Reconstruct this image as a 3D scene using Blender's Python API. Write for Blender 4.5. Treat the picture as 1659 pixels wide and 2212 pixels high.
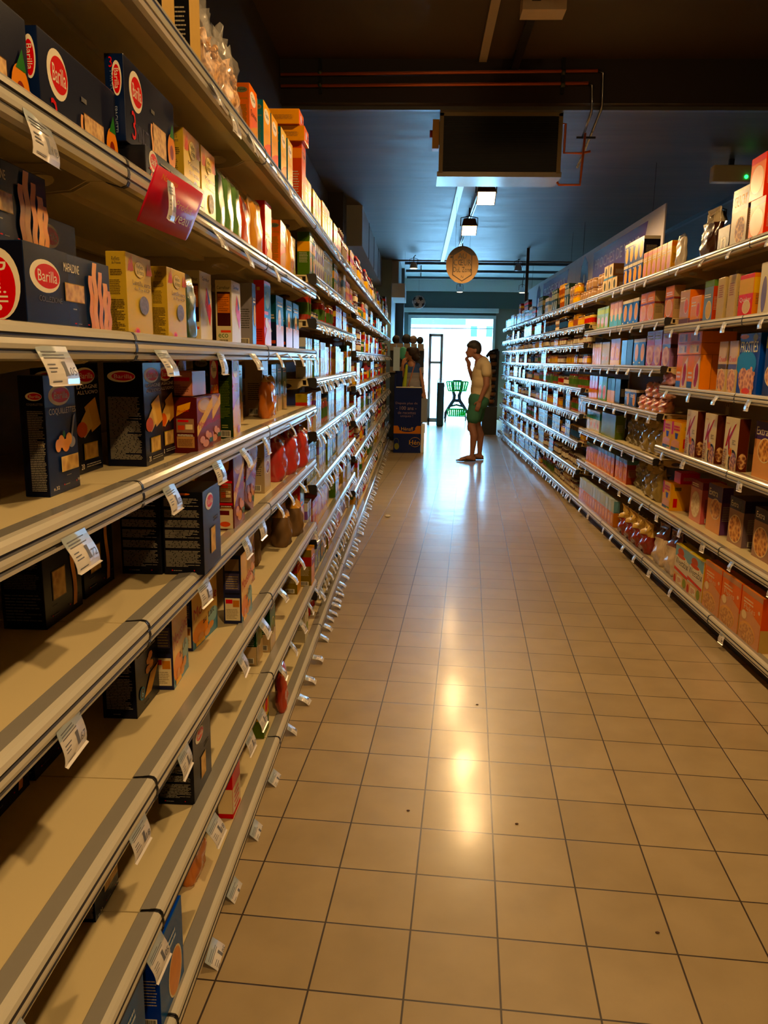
import bpy, bmesh, math, random
from mathutils import Vector, Matrix
PI = math.pi
rng = random.Random(7)
sc = bpy.context.scene
for o in list(bpy.data.objects): bpy.data.objects.remove(o)
COL = sc.collection

# ------------------------------------------------------------------ camera
H = 1.4197
cam_d = bpy.data.cameras.new('camera'); cam = bpy.data.objects.new('camera', cam_d); COL.objects.link(cam)
R_, F_ = Vector((.99905, .0410, .0152)), Vector((-.0401, .9803, -.1934))
F_.normalize(); R_ = (R_ - F_ * R_.dot(F_)).normalized(); U_ = R_.cross(F_)
M_ = Matrix((R_, U_, -F_)).transposed().to_4x4(); M_.translation = Vector((0, 0, H)); cam.matrix_world = M_
cam_d.sensor_fit = 'VERTICAL'; cam_d.sensor_height = 36; cam_d.sensor_width = 27
cam_d.lens = 1669.36 / 2212 * 36
cam_d.clip_start = .02; cam_d.clip_end = 200
sc.camera = cam
# ------------------------------------------------------------------ view, world, sun, lamps
sc.view_settings.view_transform = 'Standard'; sc.view_settings.look = 'None'
sc.view_settings.exposure = 0.0; sc.view_settings.gamma = 1.0; sc.view_settings.use_curve_mapping = False
sc.cycles.use_denoising = True
sc.cycles.max_bounces = 7; sc.cycles.diffuse_bounces = 4; sc.cycles.glossy_bounces = 4; sc.cycles.transmission_bounces = 6
sc.cycles.caustics_reflective = False; sc.cycles.caustics_refractive = False
sc.cycles.sample_clamp_indirect = 6
W = bpy.data.worlds.new('world'); sc.world = W; W.use_nodes = True
SKY = (.26, .62, 1.0); SKY_STR = 45.0
SUN_STR = 110.0
LAMP = (1.0, .62, .26); LAMP_W = 190.0
bg = W.node_tree.nodes['Background']; bg.inputs[0].default_value = (*SKY, 1); bg.inputs[1].default_value = SKY_STR
sd = bpy.data.lights.new('sun', 'SUN'); so = bpy.data.objects.new('sun', sd); COL.objects.link(so)
sd.energy = SUN_STR; sd.color = (.30, .62, 1.0); sd.angle = .01
so.rotation_euler = Vector((.25, 1.0, -1.25)).to_track_quat('-Z', 'Y').to_euler(); so.location = (0, 10, 12)
# portal: guides sky sampling through the shop doorway
pd = bpy.data.lights.new('doorway_portal', 'AREA'); po = bpy.data.objects.new('doorway_portal', pd); COL.objects.link(po)
pd.shape = 'RECTANGLE'; pd.size = 2.0; pd.size_y = 2.4; pd.cycles.is_portal = True
po.location = (.79, 19.45, 1.2); po.rotation_euler = (-PI / 2, 0, 0)

# ------------------------------------------------------------------ materials
def lin(c):
    if isinstance(c, str):
        c = c.lstrip('#'); c = [int(c[i:i + 2], 16) / 255 for i in (0, 2, 4)]
        c = [x / 12.92 if x <= .04045 else ((x + .055) / 1.055) ** 2.4 for x in c]
    return (*c, 1.0)
MATS = {}
def mat(name, col, rough=.5, metal=0., var=.06, scale=30., emit=0., coat=0., trans=0., bump=0., alpha=1.):
    """plain surface with a faint procedural mottling"""
    if name in MATS: return MATS[name]
    m = bpy.data.materials.new(name); m.use_nodes = True; MATS[name] = m
    nt = m.node_tree; b = nt.nodes['Principled BSDF']; c = lin(col)
    tc = nt.nodes.new('ShaderNodeTexCoord'); nz = nt.nodes.new('ShaderNodeTexNoise'); nz.inputs['Scale'].default_value = scale
    nz.inputs['Detail'].default_value = 3
    nt.links.new(tc.outputs['Object'], nz.inputs['Vector'])
    mx = nt.nodes.new('ShaderNodeMix'); mx.data_type = 'RGBA'
    nt.links.new(nz.outputs['Fac'], mx.inputs['Factor'])
    mx.inputs[6].default_value = (*[max(0, x * (1 - var)) for x in c[:3]], 1)
    mx.inputs[7].default_value = (*[min(1, x * (1 + var)) for x in c[:3]], 1)
    nt.links.new(mx.outputs[2], b.inputs['Base Color'])
    b.inputs['Roughness'].default_value = rough; b.inputs['Metallic'].default_value = metal
    if coat: b.inputs['Coat Weight'].default_value = coat; b.inputs['Coat Roughness'].default_value = .12
    if alpha < 1: b.inputs['Alpha'].default_value = alpha
    if trans: b.inputs['Transmission Weight'].default_value = trans; b.inputs['IOR'].default_value = 1.45
    if emit: b.inputs['Emission Color'].default_value = c; b.inputs['Emission Strength'].default_value = emit
    if bump:
        bp = nt.nodes.new('ShaderNodeBump'); bp.inputs['Strength'].default_value = bump; bp.inputs['Distance'].default_value = .01
        nt.links.new(nz.outputs['Fac'], bp.inputs['Height']); nt.links.new(bp.outputs[0], b.inputs['Normal'])
    return m
def ink(col, rough=.27):
    """printed cardboard colour; the name is the colour"""
    k = 'print_' + col.lstrip('#')
    if k in MATS: return MATS[k]
    c = lin(col); y = .3 * c[0] + .6 * c[1] + .1 * c[2]
    m = mat(k, [min(1, max(0, y + (x - y) * 1.22)) for x in c[:3]], rough, 0, .05, 40); m.node_tree.nodes['Principled BSDF'].inputs['Specular IOR Level'].default_value = .15; return m
def foil(col): return mat('foil_' + col.lstrip('#'), col, .27, .0, .12, 25, coat=.7)
def food(name, c1, c2, scale=60, rough=.5, c3=None):
    """speckled food picture or contents: cells of two or three colours"""
    if name in MATS: return MATS[name]
    m = bpy.data.materials.new(name); m.use_nodes = True; MATS[name] = m
    nt = m.node_tree; b = nt.nodes['Principled BSDF']
    tc = nt.nodes.new('ShaderNodeTexCoord'); v = nt.nodes.new('ShaderNodeTexVoronoi'); v.inputs['Scale'].default_value = scale
    nt.links.new(tc.outputs['Object'], v.inputs['Vector'])
    r = nt.nodes.new('ShaderNodeValToRGB'); r.color_ramp.elements[0].color = lin(c1); r.color_ramp.elements[1].color = lin(c2)
    r.color_ramp.elements[0].position = .15; r.color_ramp.elements[1].position = .75
    if c3: e = r.color_ramp.elements.new(.45); e.color = lin(c3)
    nt.links.new(v.outputs['Distance'], r.inputs[0]); nt.links.new(r.outputs[0], b.inputs['Base Color'])
    b.inputs['Roughness'].default_value = rough
    return m
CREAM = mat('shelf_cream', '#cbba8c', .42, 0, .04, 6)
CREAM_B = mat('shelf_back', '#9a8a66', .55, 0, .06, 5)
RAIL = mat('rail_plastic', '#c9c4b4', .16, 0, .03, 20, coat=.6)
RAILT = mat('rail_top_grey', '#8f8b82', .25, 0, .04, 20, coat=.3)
GROOVE = mat('rail_groove', '#1b1512', .6)
CAPB = mat('rail_end_black', '#0d0c0c', .4)
TAGW = mat('tag_white', '#dcd6d2', .22, 0, .03, 40, coat=.3)
TAGB = mat('tag_bluegrey', '#a9b4bb', .3, 0, .03)
INKG = mat('tag_ink', '#646672', .6)
DARKP = mat('plinth_dark', '#2a2018', .6)
BLACK = mat('black_paint', '#0c0b0b', .45)
WHITE = mat('white_paint', '#d9dde0', .45)
STEEL = mat('steel', '#9a9a9a', .25, 1.0)
GLASS = mat('clear_glass', '#ffffff', .02, 0, 0, trans=1.0)
FILM = mat('clear_film', '#f6f3ee', .1, 0, .02, 20, alpha=.16, coat=1.0)

def N(m):  return m.node_tree.nodes
def tile_material():
    m = bpy.data.materials.new('floor_tiles'); m.use_nodes = True; nt = m.node_tree; L = nt.links; b = N(m)['Principled BSDF']
    g = nt.nodes.new('ShaderNodeNewGeometry')
    rot = nt.nodes.new('ShaderNodeVectorRotate'); rot.rotation_type = 'Z_AXIS'; rot.inputs['Angle'].default_value = .065
    L.new(g.outputs['Position'], rot.inputs['Vector'])
    ad = nt.nodes.new('ShaderNodeVectorMath'); ad.operation = 'ADD'; ad.inputs[1].default_value = (.537 + .219 * 40, -1.938 + .219 * 60, 0)
    L.new(rot.outputs[0], ad.inputs[0])
    br = nt.nodes.new('ShaderNodeTexBrick'); br.offset = 0; br.squash = 1
    br.inputs['Scale'].default_value = 1; br.inputs['Brick Width'].default_value = .219; br.inputs['Row Height'].default_value = .219
    br.inputs['Mortar Size'].default_value = .0024; br.inputs['Mortar Smooth'].default_value = .1; br.inputs['Bias'].default_value = 0
    br.inputs['Color1'].default_value = lin('#a9946e'); br.inputs['Color2'].default_value = lin('#9f8a64'); br.inputs['Mortar'].default_value = lin('#2c1c12')
    L.new(ad.outputs[0], br.inputs['Vector'])
    nz = nt.nodes.new('ShaderNodeTexNoise'); nz.inputs['Scale'].default_value = 7; nz.inputs['Detail'].default_value = 5
    L.new(g.outputs['Position'], nz.inputs['Vector'])
    mx = nt.nodes.new('ShaderNodeMix'); mx.data_type = 'RGBA'; mx.blend_type = 'MULTIPLY'; mx.inputs['Factor'].default_value = .35
    rp = nt.nodes.new('ShaderNodeValToRGB'); rp.color_ramp.elements[0].color = (.62, .6, .56, 1); rp.color_ramp.elements[1].color = (1, 1, 1, 1)
    rp.color_ramp.elements[0].position = .3; rp.color_ramp.elements[1].position = .62
    L.new(nz.outputs['Fac'], rp.inputs[0]); L.new(br.outputs['Color'], mx.inputs[6]); L.new(rp.outputs[0], mx.inputs[7])
    L.new(mx.outputs[2], b.inputs['Base Color'])
    mr = nt.nodes.new('ShaderNodeMapRange'); mr.inputs[3].default_value = .34; mr.inputs[4].default_value = .46
    L.new(nz.outputs['Fac'], mr.inputs[0]); L.new(mr.outputs[0], b.inputs['Roughness'])
    b.inputs['Specular IOR Level'].default_value = .6; b.inputs['Coat Weight'].default_value = .45; b.inputs['Coat Roughness'].default_value = .17
    bp = nt.nodes.new('ShaderNodeBump'); bp.inputs['Strength'].default_value = .35; bp.inputs['Distance'].default_value = .002; bp.invert = True
    L.new(br.outputs['Fac'], bp.inputs['Height'])
    n2 = nt.nodes.new('ShaderNodeTexNoise'); n2.inputs['Scale'].default_value = 3.2; L.new(g.outputs['Position'], n2.inputs['Vector'])
    b2 = nt.nodes.new('ShaderNodeBump'); b2.inputs['Strength'].default_value = .12; b2.inputs['Distance'].default_value = .02
    L.new(n2.outputs['Fac'], b2.inputs['Height']); L.new(bp.outputs[0], b2.inputs['Normal']); L.new(b2.outputs[0], b.inputs['Normal']); L.new(b2.outputs[0], b.inputs['Coat Normal'])
    return m
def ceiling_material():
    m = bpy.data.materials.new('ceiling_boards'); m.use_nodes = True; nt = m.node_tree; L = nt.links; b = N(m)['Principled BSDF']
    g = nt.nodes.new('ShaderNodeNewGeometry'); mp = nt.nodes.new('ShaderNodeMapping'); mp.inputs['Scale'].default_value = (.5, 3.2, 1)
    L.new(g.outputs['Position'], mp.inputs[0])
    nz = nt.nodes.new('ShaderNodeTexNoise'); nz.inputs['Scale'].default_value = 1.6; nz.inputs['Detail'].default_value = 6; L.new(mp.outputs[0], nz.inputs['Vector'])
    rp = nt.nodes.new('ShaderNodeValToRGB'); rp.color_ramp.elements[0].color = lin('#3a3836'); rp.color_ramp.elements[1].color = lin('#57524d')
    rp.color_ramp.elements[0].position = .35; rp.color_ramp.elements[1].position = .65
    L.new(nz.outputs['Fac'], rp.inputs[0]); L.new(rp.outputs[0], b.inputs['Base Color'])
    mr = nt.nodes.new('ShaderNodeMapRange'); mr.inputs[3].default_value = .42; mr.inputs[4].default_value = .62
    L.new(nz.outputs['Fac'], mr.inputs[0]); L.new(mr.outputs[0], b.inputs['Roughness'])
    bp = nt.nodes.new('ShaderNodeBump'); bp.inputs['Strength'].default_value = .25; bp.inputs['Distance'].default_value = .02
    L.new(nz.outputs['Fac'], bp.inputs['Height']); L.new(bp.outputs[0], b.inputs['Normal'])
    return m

# ------------------------------------------------------------------ mesh helpers
class MB:
    """collects faces with materials; build() links them as ONE mesh object"""
    def __init__(s): s.v = []; s.f = []; s.m = []; s.mats = []; s.sm = []
    def mi(s, m):
        if m not in s.mats: s.mats.append(m)
        return s.mats.index(m)
    def add(s, vs, fs, m, smooth=False):
        o = len(s.v); s.v += [tuple(v) for v in vs]; k = s.mi(m)
        for f in fs: s.f.append([o + i for i in f]); s.m.append(k); s.sm.append(smooth)
    def box(s, x0, y0, z0, x1, y1, z1, m, b=0):
        if b:
            bm = bmesh.new(); bmesh.ops.create_cube(bm, size=1)
            for v in bm.verts: v.co = Vector(((x0 + x1) / 2 + v.co.x * (x1 - x0), (y0 + y1) / 2 + v.co.y * (y1 - y0), (z0 + z1) / 2 + v.co.z * (z1 - z0)))
            bmesh.ops.bevel(bm, geom=list(bm.edges), offset=b, segments=2, profile=.6, affect='EDGES')
            s.bm(bm, m); return
        v = [(x, y, z) for z in (z0, z1) for y in (y0, y1) for x in (x0, x1)]
        s.add(v, [(0, 2, 3, 1), (4, 5, 7, 6), (0, 1, 5, 4), (2, 6, 7, 3), (0, 4, 6, 2), (1, 3, 7, 5)], m)
    def bm(s, bm, m, smooth=False, mtx=None):
        bm.verts.index_update()
        s.add([(mtx @ v.co if mtx else v.co) for v in bm.verts], [[v.index for v in f.verts] for f in bm.faces], m, smooth); bm.free()
    def tube(s, pts, r, m, n=10, cap=True):
        pts = [Vector(p) for p in pts]; rings = []
        for i, p in enumerate(pts):
            d = (pts[min(i + 1, len(pts) - 1)] - pts[max(i - 1, 0)]).normalized()
            a = d.orthogonal().normalized() if i == 0 else (a - d * a.dot(d)).normalized()
            c = d.cross(a); rr = r[i] if isinstance(r, (list, tuple)) else r
            rings.append([p + (a * math.cos(2 * PI * k / n) + c * math.sin(2 * PI * k / n)) * rr for k in range(n)])
        vs = [v for g in rings for v in g]
        fs = [(i * n + k, i * n + (k + 1) % n, (i + 1) * n + (k + 1) % n, (i + 1) * n + k) for i in range(len(pts) - 1) for k in range(n)]
        if cap: fs += [tuple(range(n - 1, -1, -1)), tuple((len(pts) - 1) * n + k for k in range(n))]
        s.add(vs, fs, m, True)
    def lathe(s, prof, m, n=20, c=(0, 0), cap=(True, True)):
        vs = [(c[0] + r * math.cos(2 * PI * k / n), c[1] + r * math.sin(2 * PI * k / n), z) for r, z in prof for k in range(n)]
        fs = [(i * n + k, i * n + (k + 1) % n, (i + 1) * n + (k + 1) % n, (i + 1) * n + k) for i in range(len(prof) - 1) for k in range(n)]
        if cap[0]: fs.append(tuple(range(n - 1, -1, -1)))
        if cap[1]: fs.append(tuple((len(prof) - 1) * n + k for k in range(n)))
        s.add(vs, fs, m, True)
    def ell(s, c, r, m, seg=16, rings=10):
        bm = bmesh.new(); bmesh.ops.create_uvsphere(bm, u_segments=seg, v_segments=rings, radius=1)
        for v in bm.verts: v.co = Vector((c[0] + v.co.x * r[0], c[1] + v.co.y * r[1], c[2] + v.co.z * r[2]))
        s.bm(bm, m, True)
    def extr(s, prof, x0, x1, mats, cap=None):
        """profile of (y,z) points extruded along x; mats per segment"""
        for i in range(len(prof) - 1):
            (a, b), (c, d) = prof[i], prof[i + 1]
            s.add([(x0, a, b), (x1, a, b), (x1, c, d), (x0, c, d)], [(0, 1, 2, 3)], mats[i])
        if cap: n = len(prof); s.add([(x0, a, b) for a, b in prof], [tuple(range(n))], cap); s.add([(x1, a, b) for a, b in prof], [tuple(range(n - 1, -1, -1))], cap)
    def mesh(s, name):
        me = bpy.data.meshes.new(name); me.from_pydata(s.v, [], s.f)
        for m in s.mats: me.materials.append(m)
        me.polygons.foreach_set('material_index', s.m); me.polygons.foreach_set('use_smooth', s.sm); me.update()
        return me
    def build(s, name, parent=None):
        o = bpy.data.objects.new(name, s.mesh(name)); COL.objects.link(o)
        if parent: o.parent = parent
        return o
def tag(o, label, cat, group=None):
    o['label'] = label; o['category'] = cat
    if group: o['group'] = group
    return o
def struct(o): o['kind'] = 'structure'; return o
def thing(name, loc, rz=0):
    o = bpy.data.objects.new(name, None); COL.objects.link(o); o.location = loc; o.rotation_euler = (0, 0, rz); o.empty_display_size = .05; return o
def inst(me, name, parent=None, loc=(0, 0, 0), rot=(0, 0, 0)):
    o = bpy.data.objects.new(name, me); COL.objects.link(o); o.location = loc; o.rotation_euler = rot
    if parent: o.parent = parent
    return o
_TXT = {}
def text_geo(s):
    """letter shapes scaled to a unit box"""
    if s in _TXT: return _TXT[s]
    cu = bpy.data.curves.new('t', 'FONT'); cu.body = s; cu.resolution_u = 2; cu.size = 1
    o = bpy.data.objects.new('t', cu); COL.objects.link(o); dg = bpy.context.evaluated_depsgraph_get(); me = o.evaluated_get(dg).to_mesh()
    vs = [v.co.copy() for v in me.vertices]; fs = [tuple(p.vertices) for p in me.polygons]; o.evaluated_get(dg).to_mesh_clear()
    bpy.data.objects.remove(o); bpy.data.curves.remove(cu)
    x0, x1 = min(v.x for v in vs), max(v.x for v in vs); y0, y1 = min(v.y for v in vs), max(v.y for v in vs)
    vs = [((v.x - x0) / max(x1 - x0, 1e-6), (v.y - y0) / max(y1 - y0, 1e-6)) for v in vs]
    _TXT[s] = (vs, fs, (x1 - x0) / max(y1 - y0, 1e-6)); return _TXT[s]

class Face:
    """a rectangle in space on which flat print is laid: o origin, U, V edge vectors, n normal"""
    def __init__(s, mb, o, U, V, n, off=.0003): s.mb, s.o, s.U, s.V, s.n, s.off = mb, Vector(o), Vector(U), Vector(V), Vector(n), off; s.k = 0
    def P(s, u, v): return s.o + s.U * u + s.V * v + s.n * (s.off + s.k * .0002)
    def put(s, uv, fs, m): s.k += 1; s.mb.add([s.P(*p) for p in uv], fs, m)
    def r(s, u0, v0, u1, v1, m): s.put([(u0, v0), (u1, v0), (u1, v1), (u0, v1)], [(0, 1, 2, 3)], m)
    def e(s, cu, cv, ru, rv, m, n=24, a=0):
        q = [(math.cos(2 * PI * i / n), math.sin(2 * PI * i / n)) for i in range(n)]
        s.put([(cu + ru * x, cv + rv * y) for x, y in q], [tuple(range(n))], m)
    def p(s, pts, m): s.put(pts, [tuple(range(len(pts)))], m)
    def t(s, u0, v0, u1, v1, txt, m, rot=0, sh=0):
        g, f, asp = text_geo(txt)
        if rot == 0: uv = [(u0 + (u1 - u0) * (x + sh * (y - .5)), v0 + (v1 - v0) * (y)) for x, y in g]
        elif rot == 1: uv = [(u1 - (u1 - u0) * y, v0 + (v1 - v0) * x) for x, y in g]      # reads upward
        elif rot == -1: uv = [(u0 + (u1 - u0) * y, v1 - (v1 - v0) * x) for x, y in g]     # reads downward
        else: uv = [(u0 + (u1 - u0) * x, v0 + (v1 - v0) * (y * .62 + x * .38)) for x, y in g]  # climbing
        s.put(uv, f, m)
    def l(s, u0, v0, u1, v1, n, m, fill=.5, seed=1):
        R = random.Random(seed + n); uv = []; fs = []; dv = (v1 - v0) / n
        for i in range(n):
            v = v1 - (i + 1) * dv; u = u0; e = u1 - (u1 - u0) * (R.random() * .12 if R.random() < .75 else R.random() * .6)
            while u < e - .02:
                w = min((u1 - u0) * (.08 + .22 * R.random()), e - u); k = len(uv)
                uv += [(u, v), (u + w, v), (u + w, v + dv * fill), (u, v + dv * fill)]; fs.append((k, k + 1, k + 2, k + 3)); u += w + (u1 - u0) * .02
        s.put(uv, fs, m)
    def b(s, u0, v0, u1, v1, bg_, m, seed=3):
        s.r(u0, v0, u1, v1, bg_); R = random.Random(seed); uv = []; fs = []; u = u0 + (u1 - u0) * .08
        while u < u1 - (u1 - u0) * .1:
            w = (u1 - u0) * R.choice((.02, .035, .05)); k = len(uv)
            uv += [(u, v0 + (v1 - v0) * .12), (u + w, v0 + (v1 - v0) * .12), (u + w, v1 - (v1 - v0) * .1), (u, v1 - (v1 - v0) * .1)]; fs.append((k, k + 1, k + 2, k + 3)); u += w + (u1 - u0) * R.choice((.02, .03))
        s.put(uv, fs, m)
def carton(w, d, h, col, side=None, top=None, bev=.0012, rough=.27):
    """cardboard box standing on z=0, front face at y=0 looking to -y; returns MB and its faces F, L, R, T, B"""
    mb = MB(); mc = ink(col, rough) if isinstance(col, str) else col
    mb.box(-w / 2, 0, 0, w / 2, d, h, mc, bev)
    f = {'F': Face(mb, (-w / 2, 0, 0), (w, 0, 0), (0, 0, h), (0, -1, 0)), 'L': Face(mb, (-w / 2, d, 0), (0, -d, 0), (0, 0, h), (-1, 0, 0)),
         'R': Face(mb, (w / 2, 0, 0), (0, d, 0), (0, 0, h), (1, 0, 0)), 'T': Face(mb, (-w / 2, 0, h), (w, 0, 0), (0, d, 0), (0, 0, 1)),
         'B': Face(mb, (-w / 2, d, 0), (w, 0, 0), (0, -d, 0), (0, 0, -1))}
    e = .012
    if side:
        for k in 'LR': f[k].r(e, e / 2, 1 - e, 1 - e / 2, ink(side))
    if top: f['T'].r(e, e, 1 - e, 1 - e, ink(top))
    return mb, f
def bag(w, d, h, m, seed=0, neck=.16, n=28, rings=16, crumple=.006, mt=None):
    """filled pouch: full below, pinched to a flat crinkled seam at the top; front toward -y, centred at y=d/2"""
    R = random.Random(seed); mb = MB(); vs = []
    ph = [R.random() * 6.28 for _ in range(6)]
    for j in range(rings + 1):
        t = j / rings
        if t < .06: a, b = .86 + t * 1.5, .72 + t * 3
        elif t < 1 - neck: q = (t - .06) / (1 - neck - .06); a = .95 + .05 * math.sin(q * PI); b = .9 + .1 * math.sin(q * PI) - .25 * q * q
        else: q = (t - 1 + neck) / neck; a = .95 + .03 * q; b = (.65) * (1 - q) ** 1.3 + .03
        for k in range(n):
            th = 2 * PI * k / n; c, s_ = math.cos(th), math.sin(th)
            x = math.copysign(abs(c) ** .55, c) * w / 2 * a; y = math.copysign(abs(s_) ** .75, s_) * d / 2 * b
            z = h * t
            nz = crumple * (math.sin(7 * th + ph[0] + 9 * t) * .5 + math.sin(3 * th - 14 * t + ph[1]) * .6 + math.sin(13 * th + 23 * t + ph[2]) * .4) * (1.5 if t > 1 - neck else .8)
            vs.append((x + nz * .4 * c, y + nz * s_ + d / 2, max(0, z + (nz * .8 if t > .9 else 0)) if j else 0))
    fs = [(j * n + k, j * n + (k + 1) % n, (j + 1) * n + (k + 1) % n, (j + 1) * n + k) for j in range(rings) for k in range(n)]
    mb.add(vs, [f for f in fs if f[0] // n < rings * (1 - neck)], m, True)
    mb.add(vs, [f for f in fs if f[0] // n >= rings * (1 - neck)], mt or m, True)
    mb.add(vs[:n], [tuple(range(n - 1, -1, -1))], m); mb.add(vs[-n:], [tuple(range(n))], mt or m)
    return mb
# ------------------------------------------------------------------ the shop shell
TILES = tile_material(); CEIL = ceiling_material()
WALLD = mat('wall_dark_paint', '#3b3a3c', .5, 0, .08, 3)
WALLN = mat('wall_near_dark', '#241b15', .6, 0, .08, 3)
PANEL = mat('bulkhead_panel', '#8f949a', .42, 0, .08, 2)
FASCIA = mat('fascia_green_grey', '#4c5a55', .5)
LEFTC = mat('column_teal_grey', '#6f8488', .5)
def sbox(name, x0, y0, z0, x1, y1, z1, m):
    mb = MB(); mb.box(x0, y0, z0, x1, y1, z1, m); return struct(mb.build(name))
mb = MB(); mb.add([(-1.2, -4, 0), (5, -4, 0), (5, 19.5, 0), (-1.2, 19.5, 0)], [(0, 1, 2, 3)], TILES); struct(mb.build('floor'))
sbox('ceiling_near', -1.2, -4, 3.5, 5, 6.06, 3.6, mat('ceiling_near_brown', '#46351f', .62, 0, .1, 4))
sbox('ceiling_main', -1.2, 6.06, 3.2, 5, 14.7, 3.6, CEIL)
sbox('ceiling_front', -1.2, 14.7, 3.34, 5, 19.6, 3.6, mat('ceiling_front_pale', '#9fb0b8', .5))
sbox('beam_cross', -1.03, 5.96, 3.215, 4.9, 6.06, 3.5, mat('beam_brown', '#2a1d17', .55))
sbox('trim_beam_edge', -1.03, 6.03, 3.19, 4.9, 6.075, 3.215, mat('edge_grey', '#5a5b5e', .4))
sbox('trim_ceiling_edge', -.7, 14.66, 3.18, 4.9, 14.72, 3.34, mat('edge_beige', '#7a7266', .5))
sbox('wall_left', -1.15, -4, 0, -1.03, 14.6, 3.5, WALLD)
sbox('wall_back', -1.15, -4.1, 0, 5, -4, 3.6, WALLN)
sbox('wall_right', 4.9, -4, 0, 5, 19.5, 3.6, WALLD)
# left bulkhead and the pilasters beyond
mb = MB(); mb.box(-1.03, 9.6, 2.74, -.7, 14.6, 3.2, PANEL)
for y in (10.8, 12.0, 13.2, 14.3): mb.box(-.702, y, 2.74, -.694, y + .02, 3.2, WALLD)
struct(mb.build('trim_bulkhead'))
sbox('column_dark', -1.03, 8.9, 2.0, -.86, 9.3, 3.2, WALLN)
sbox('wall_left_far', -1.15, 14.6, 0, -.52, 19.5, 3.5, LEFTC)
sbox('column_left', -.52, 17.2, 0, -.34, 17.7, 3.34, mat('pilaster_grey', '#56605f', .5))
mb = MB(); mb.box(-.7, 14.75, 2.55, -.28, 16.2, 2.8, WHITE); mb.box(-.7, 14.75, 2.8, -.4, 17, 3.34, PANEL); struct(mb.build('trim_soffit_left'))
# front wall with the doorway
mb = MB()
mb.box(-1.15, 19.4, 0, -.27, 19.5, 3.5, LEFTC); mb.box(1.85, 19.4, 0, 4.95, 19.5, 3.5, mat('front_wall_warm_grey', '#8a8378', .5)); mb.box(-.27, 19.4, 2.5, 1.85, 19.5, 3.5, FASCIA)
struct(mb.build('wall_front'))
sbox('trim_fascia', -.6, 19.3, 2.66, 4.9, 19.4, 3.05, FASCIA)
sbox('trim_cornice_upper', -.6, 19.2, 3.05, 4.9, 19.4, 3.34, WHITE)
sbox('trim_cornice_lower', -.5, 19.22, 2.56, 1.9, 19.4, 2.66, WHITE)
# door frame and fixed glass
mb = MB(); FR = mat('door_frame_white', '#b9c3c9', .35)
mb.box(-.27, 19.32, 2.42, 1.85, 19.46, 2.5, FR); mb.box(-.27, 19.36, 0, -.2, 19.46, 2.42, FR); mb.box(1.79, 19.36, 0, 1.85, 19.46, 2.42, FR)
struct(mb.build('door_1'))
mb = MB(); mb.box(-.2, 19.405, 2.2, 1.79, 19.415, 2.42, GLASS); mb.box(-.2, 19.39, 2.18, 1.79, 19.43, 2.2, FR); struct(mb.build('window_1'))
# ------------------------------------------------------------------ the street outside
sbox('pavement', -14, 19.5, -.12, 16, 23, -.02, mat('pavement_pale', '#b9b6ae', .8))
sbox('road', -14, 23, -.2, 16, 30, -.12, mat('road_grey', '#8a8c8e', .8))
FAC = mat('facade_cream', '#dddddd', .8); WIN = mat('facade_window', '#0a5f6a', .3); AWN = mat('awning_teal', '#04666c', .6)
bt = thing('building', (0, 31, 0)); tag(bt, 'sunlit pale building with teal awning across the street', 'building')
mb = MB(); mb.box(-14, 0, -.2, 16, 6, 11, FAC); mb.build('wall', bt)
for x, w in ((2.0, .25), (2.6, .7)):
    f = MB(); f.box(x, -.05, 2.35, x + w, .02, 2.75, WIN); f.build('window', bt)
mb = MB(); mb.box(-.35, -.9, 2.9, 1.75, 0, 3.02, AWN); mb.box(-.35, -.92, 2.75, 1.75, -.88, 3.02, AWN); mb.build('awning', bt)
for x in (-.9, .6): f = MB(); f.box(x, -.04, .3, x + 1.1, .02, 2.3, mat('shop_window_pale', '#9fc4c8', .3)); f.build('shop_window', bt)

# ------------------------------------------------------------------ shelving
# every unit: plinth, back panel, uprights, shelves (> price_rail, price_tag, bracket)
LB = 1.235
def shelf_mesh(L, D):
    mb = MB(); mb.box(-L / 2 + .002, .045, -.006, L / 2 - .002, D, 0, CREAM)
    mb.box(-L / 2 + .002, .04, -.034, L / 2 - .002, .052, -.002, CREAM); mb.box(-L / 2 + .002, .052, -.034, L / 2 - .002, .075, -.03, CREAM)
    mb.box(-L / 2 + .002, D - .02, -.034, L / 2 - .002, D, -.004, CREAM)
    mb.box(-L / 2 + .03, .2, -.02, L / 2 - .03, .24, -.006, CREAM)
    return mb.mesh('shelf')
def rail_mesh(L):
    p = [(.05, .0015), (.047, .004), (.016, .007), (.007, .0055), (.002, .0), (0, -.008), (.0022, -.0105), (.0022, -.0125), (0, -.015), (-.001, -.022), (0, -.028), (.0022, -.0295), (.0022, -.0315), (0, -.034), (.003, -.041), (.012, -.044), (.04, -.036)]
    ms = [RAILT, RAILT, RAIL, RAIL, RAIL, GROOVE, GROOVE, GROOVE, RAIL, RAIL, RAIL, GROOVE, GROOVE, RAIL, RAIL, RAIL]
    mb = MB(); mb.extr(p, -L / 2 + .004, L / 2 - .004, ms)
    for s in (-1, 1):
        x = s * (L / 2 - .003); mb.extr([(a * .98 - .0012, b * 1.03) for a, b in p], x - .002, x + .002, [CAPB] * 16, CAPB)
    return mb.mesh('price_rail')
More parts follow.
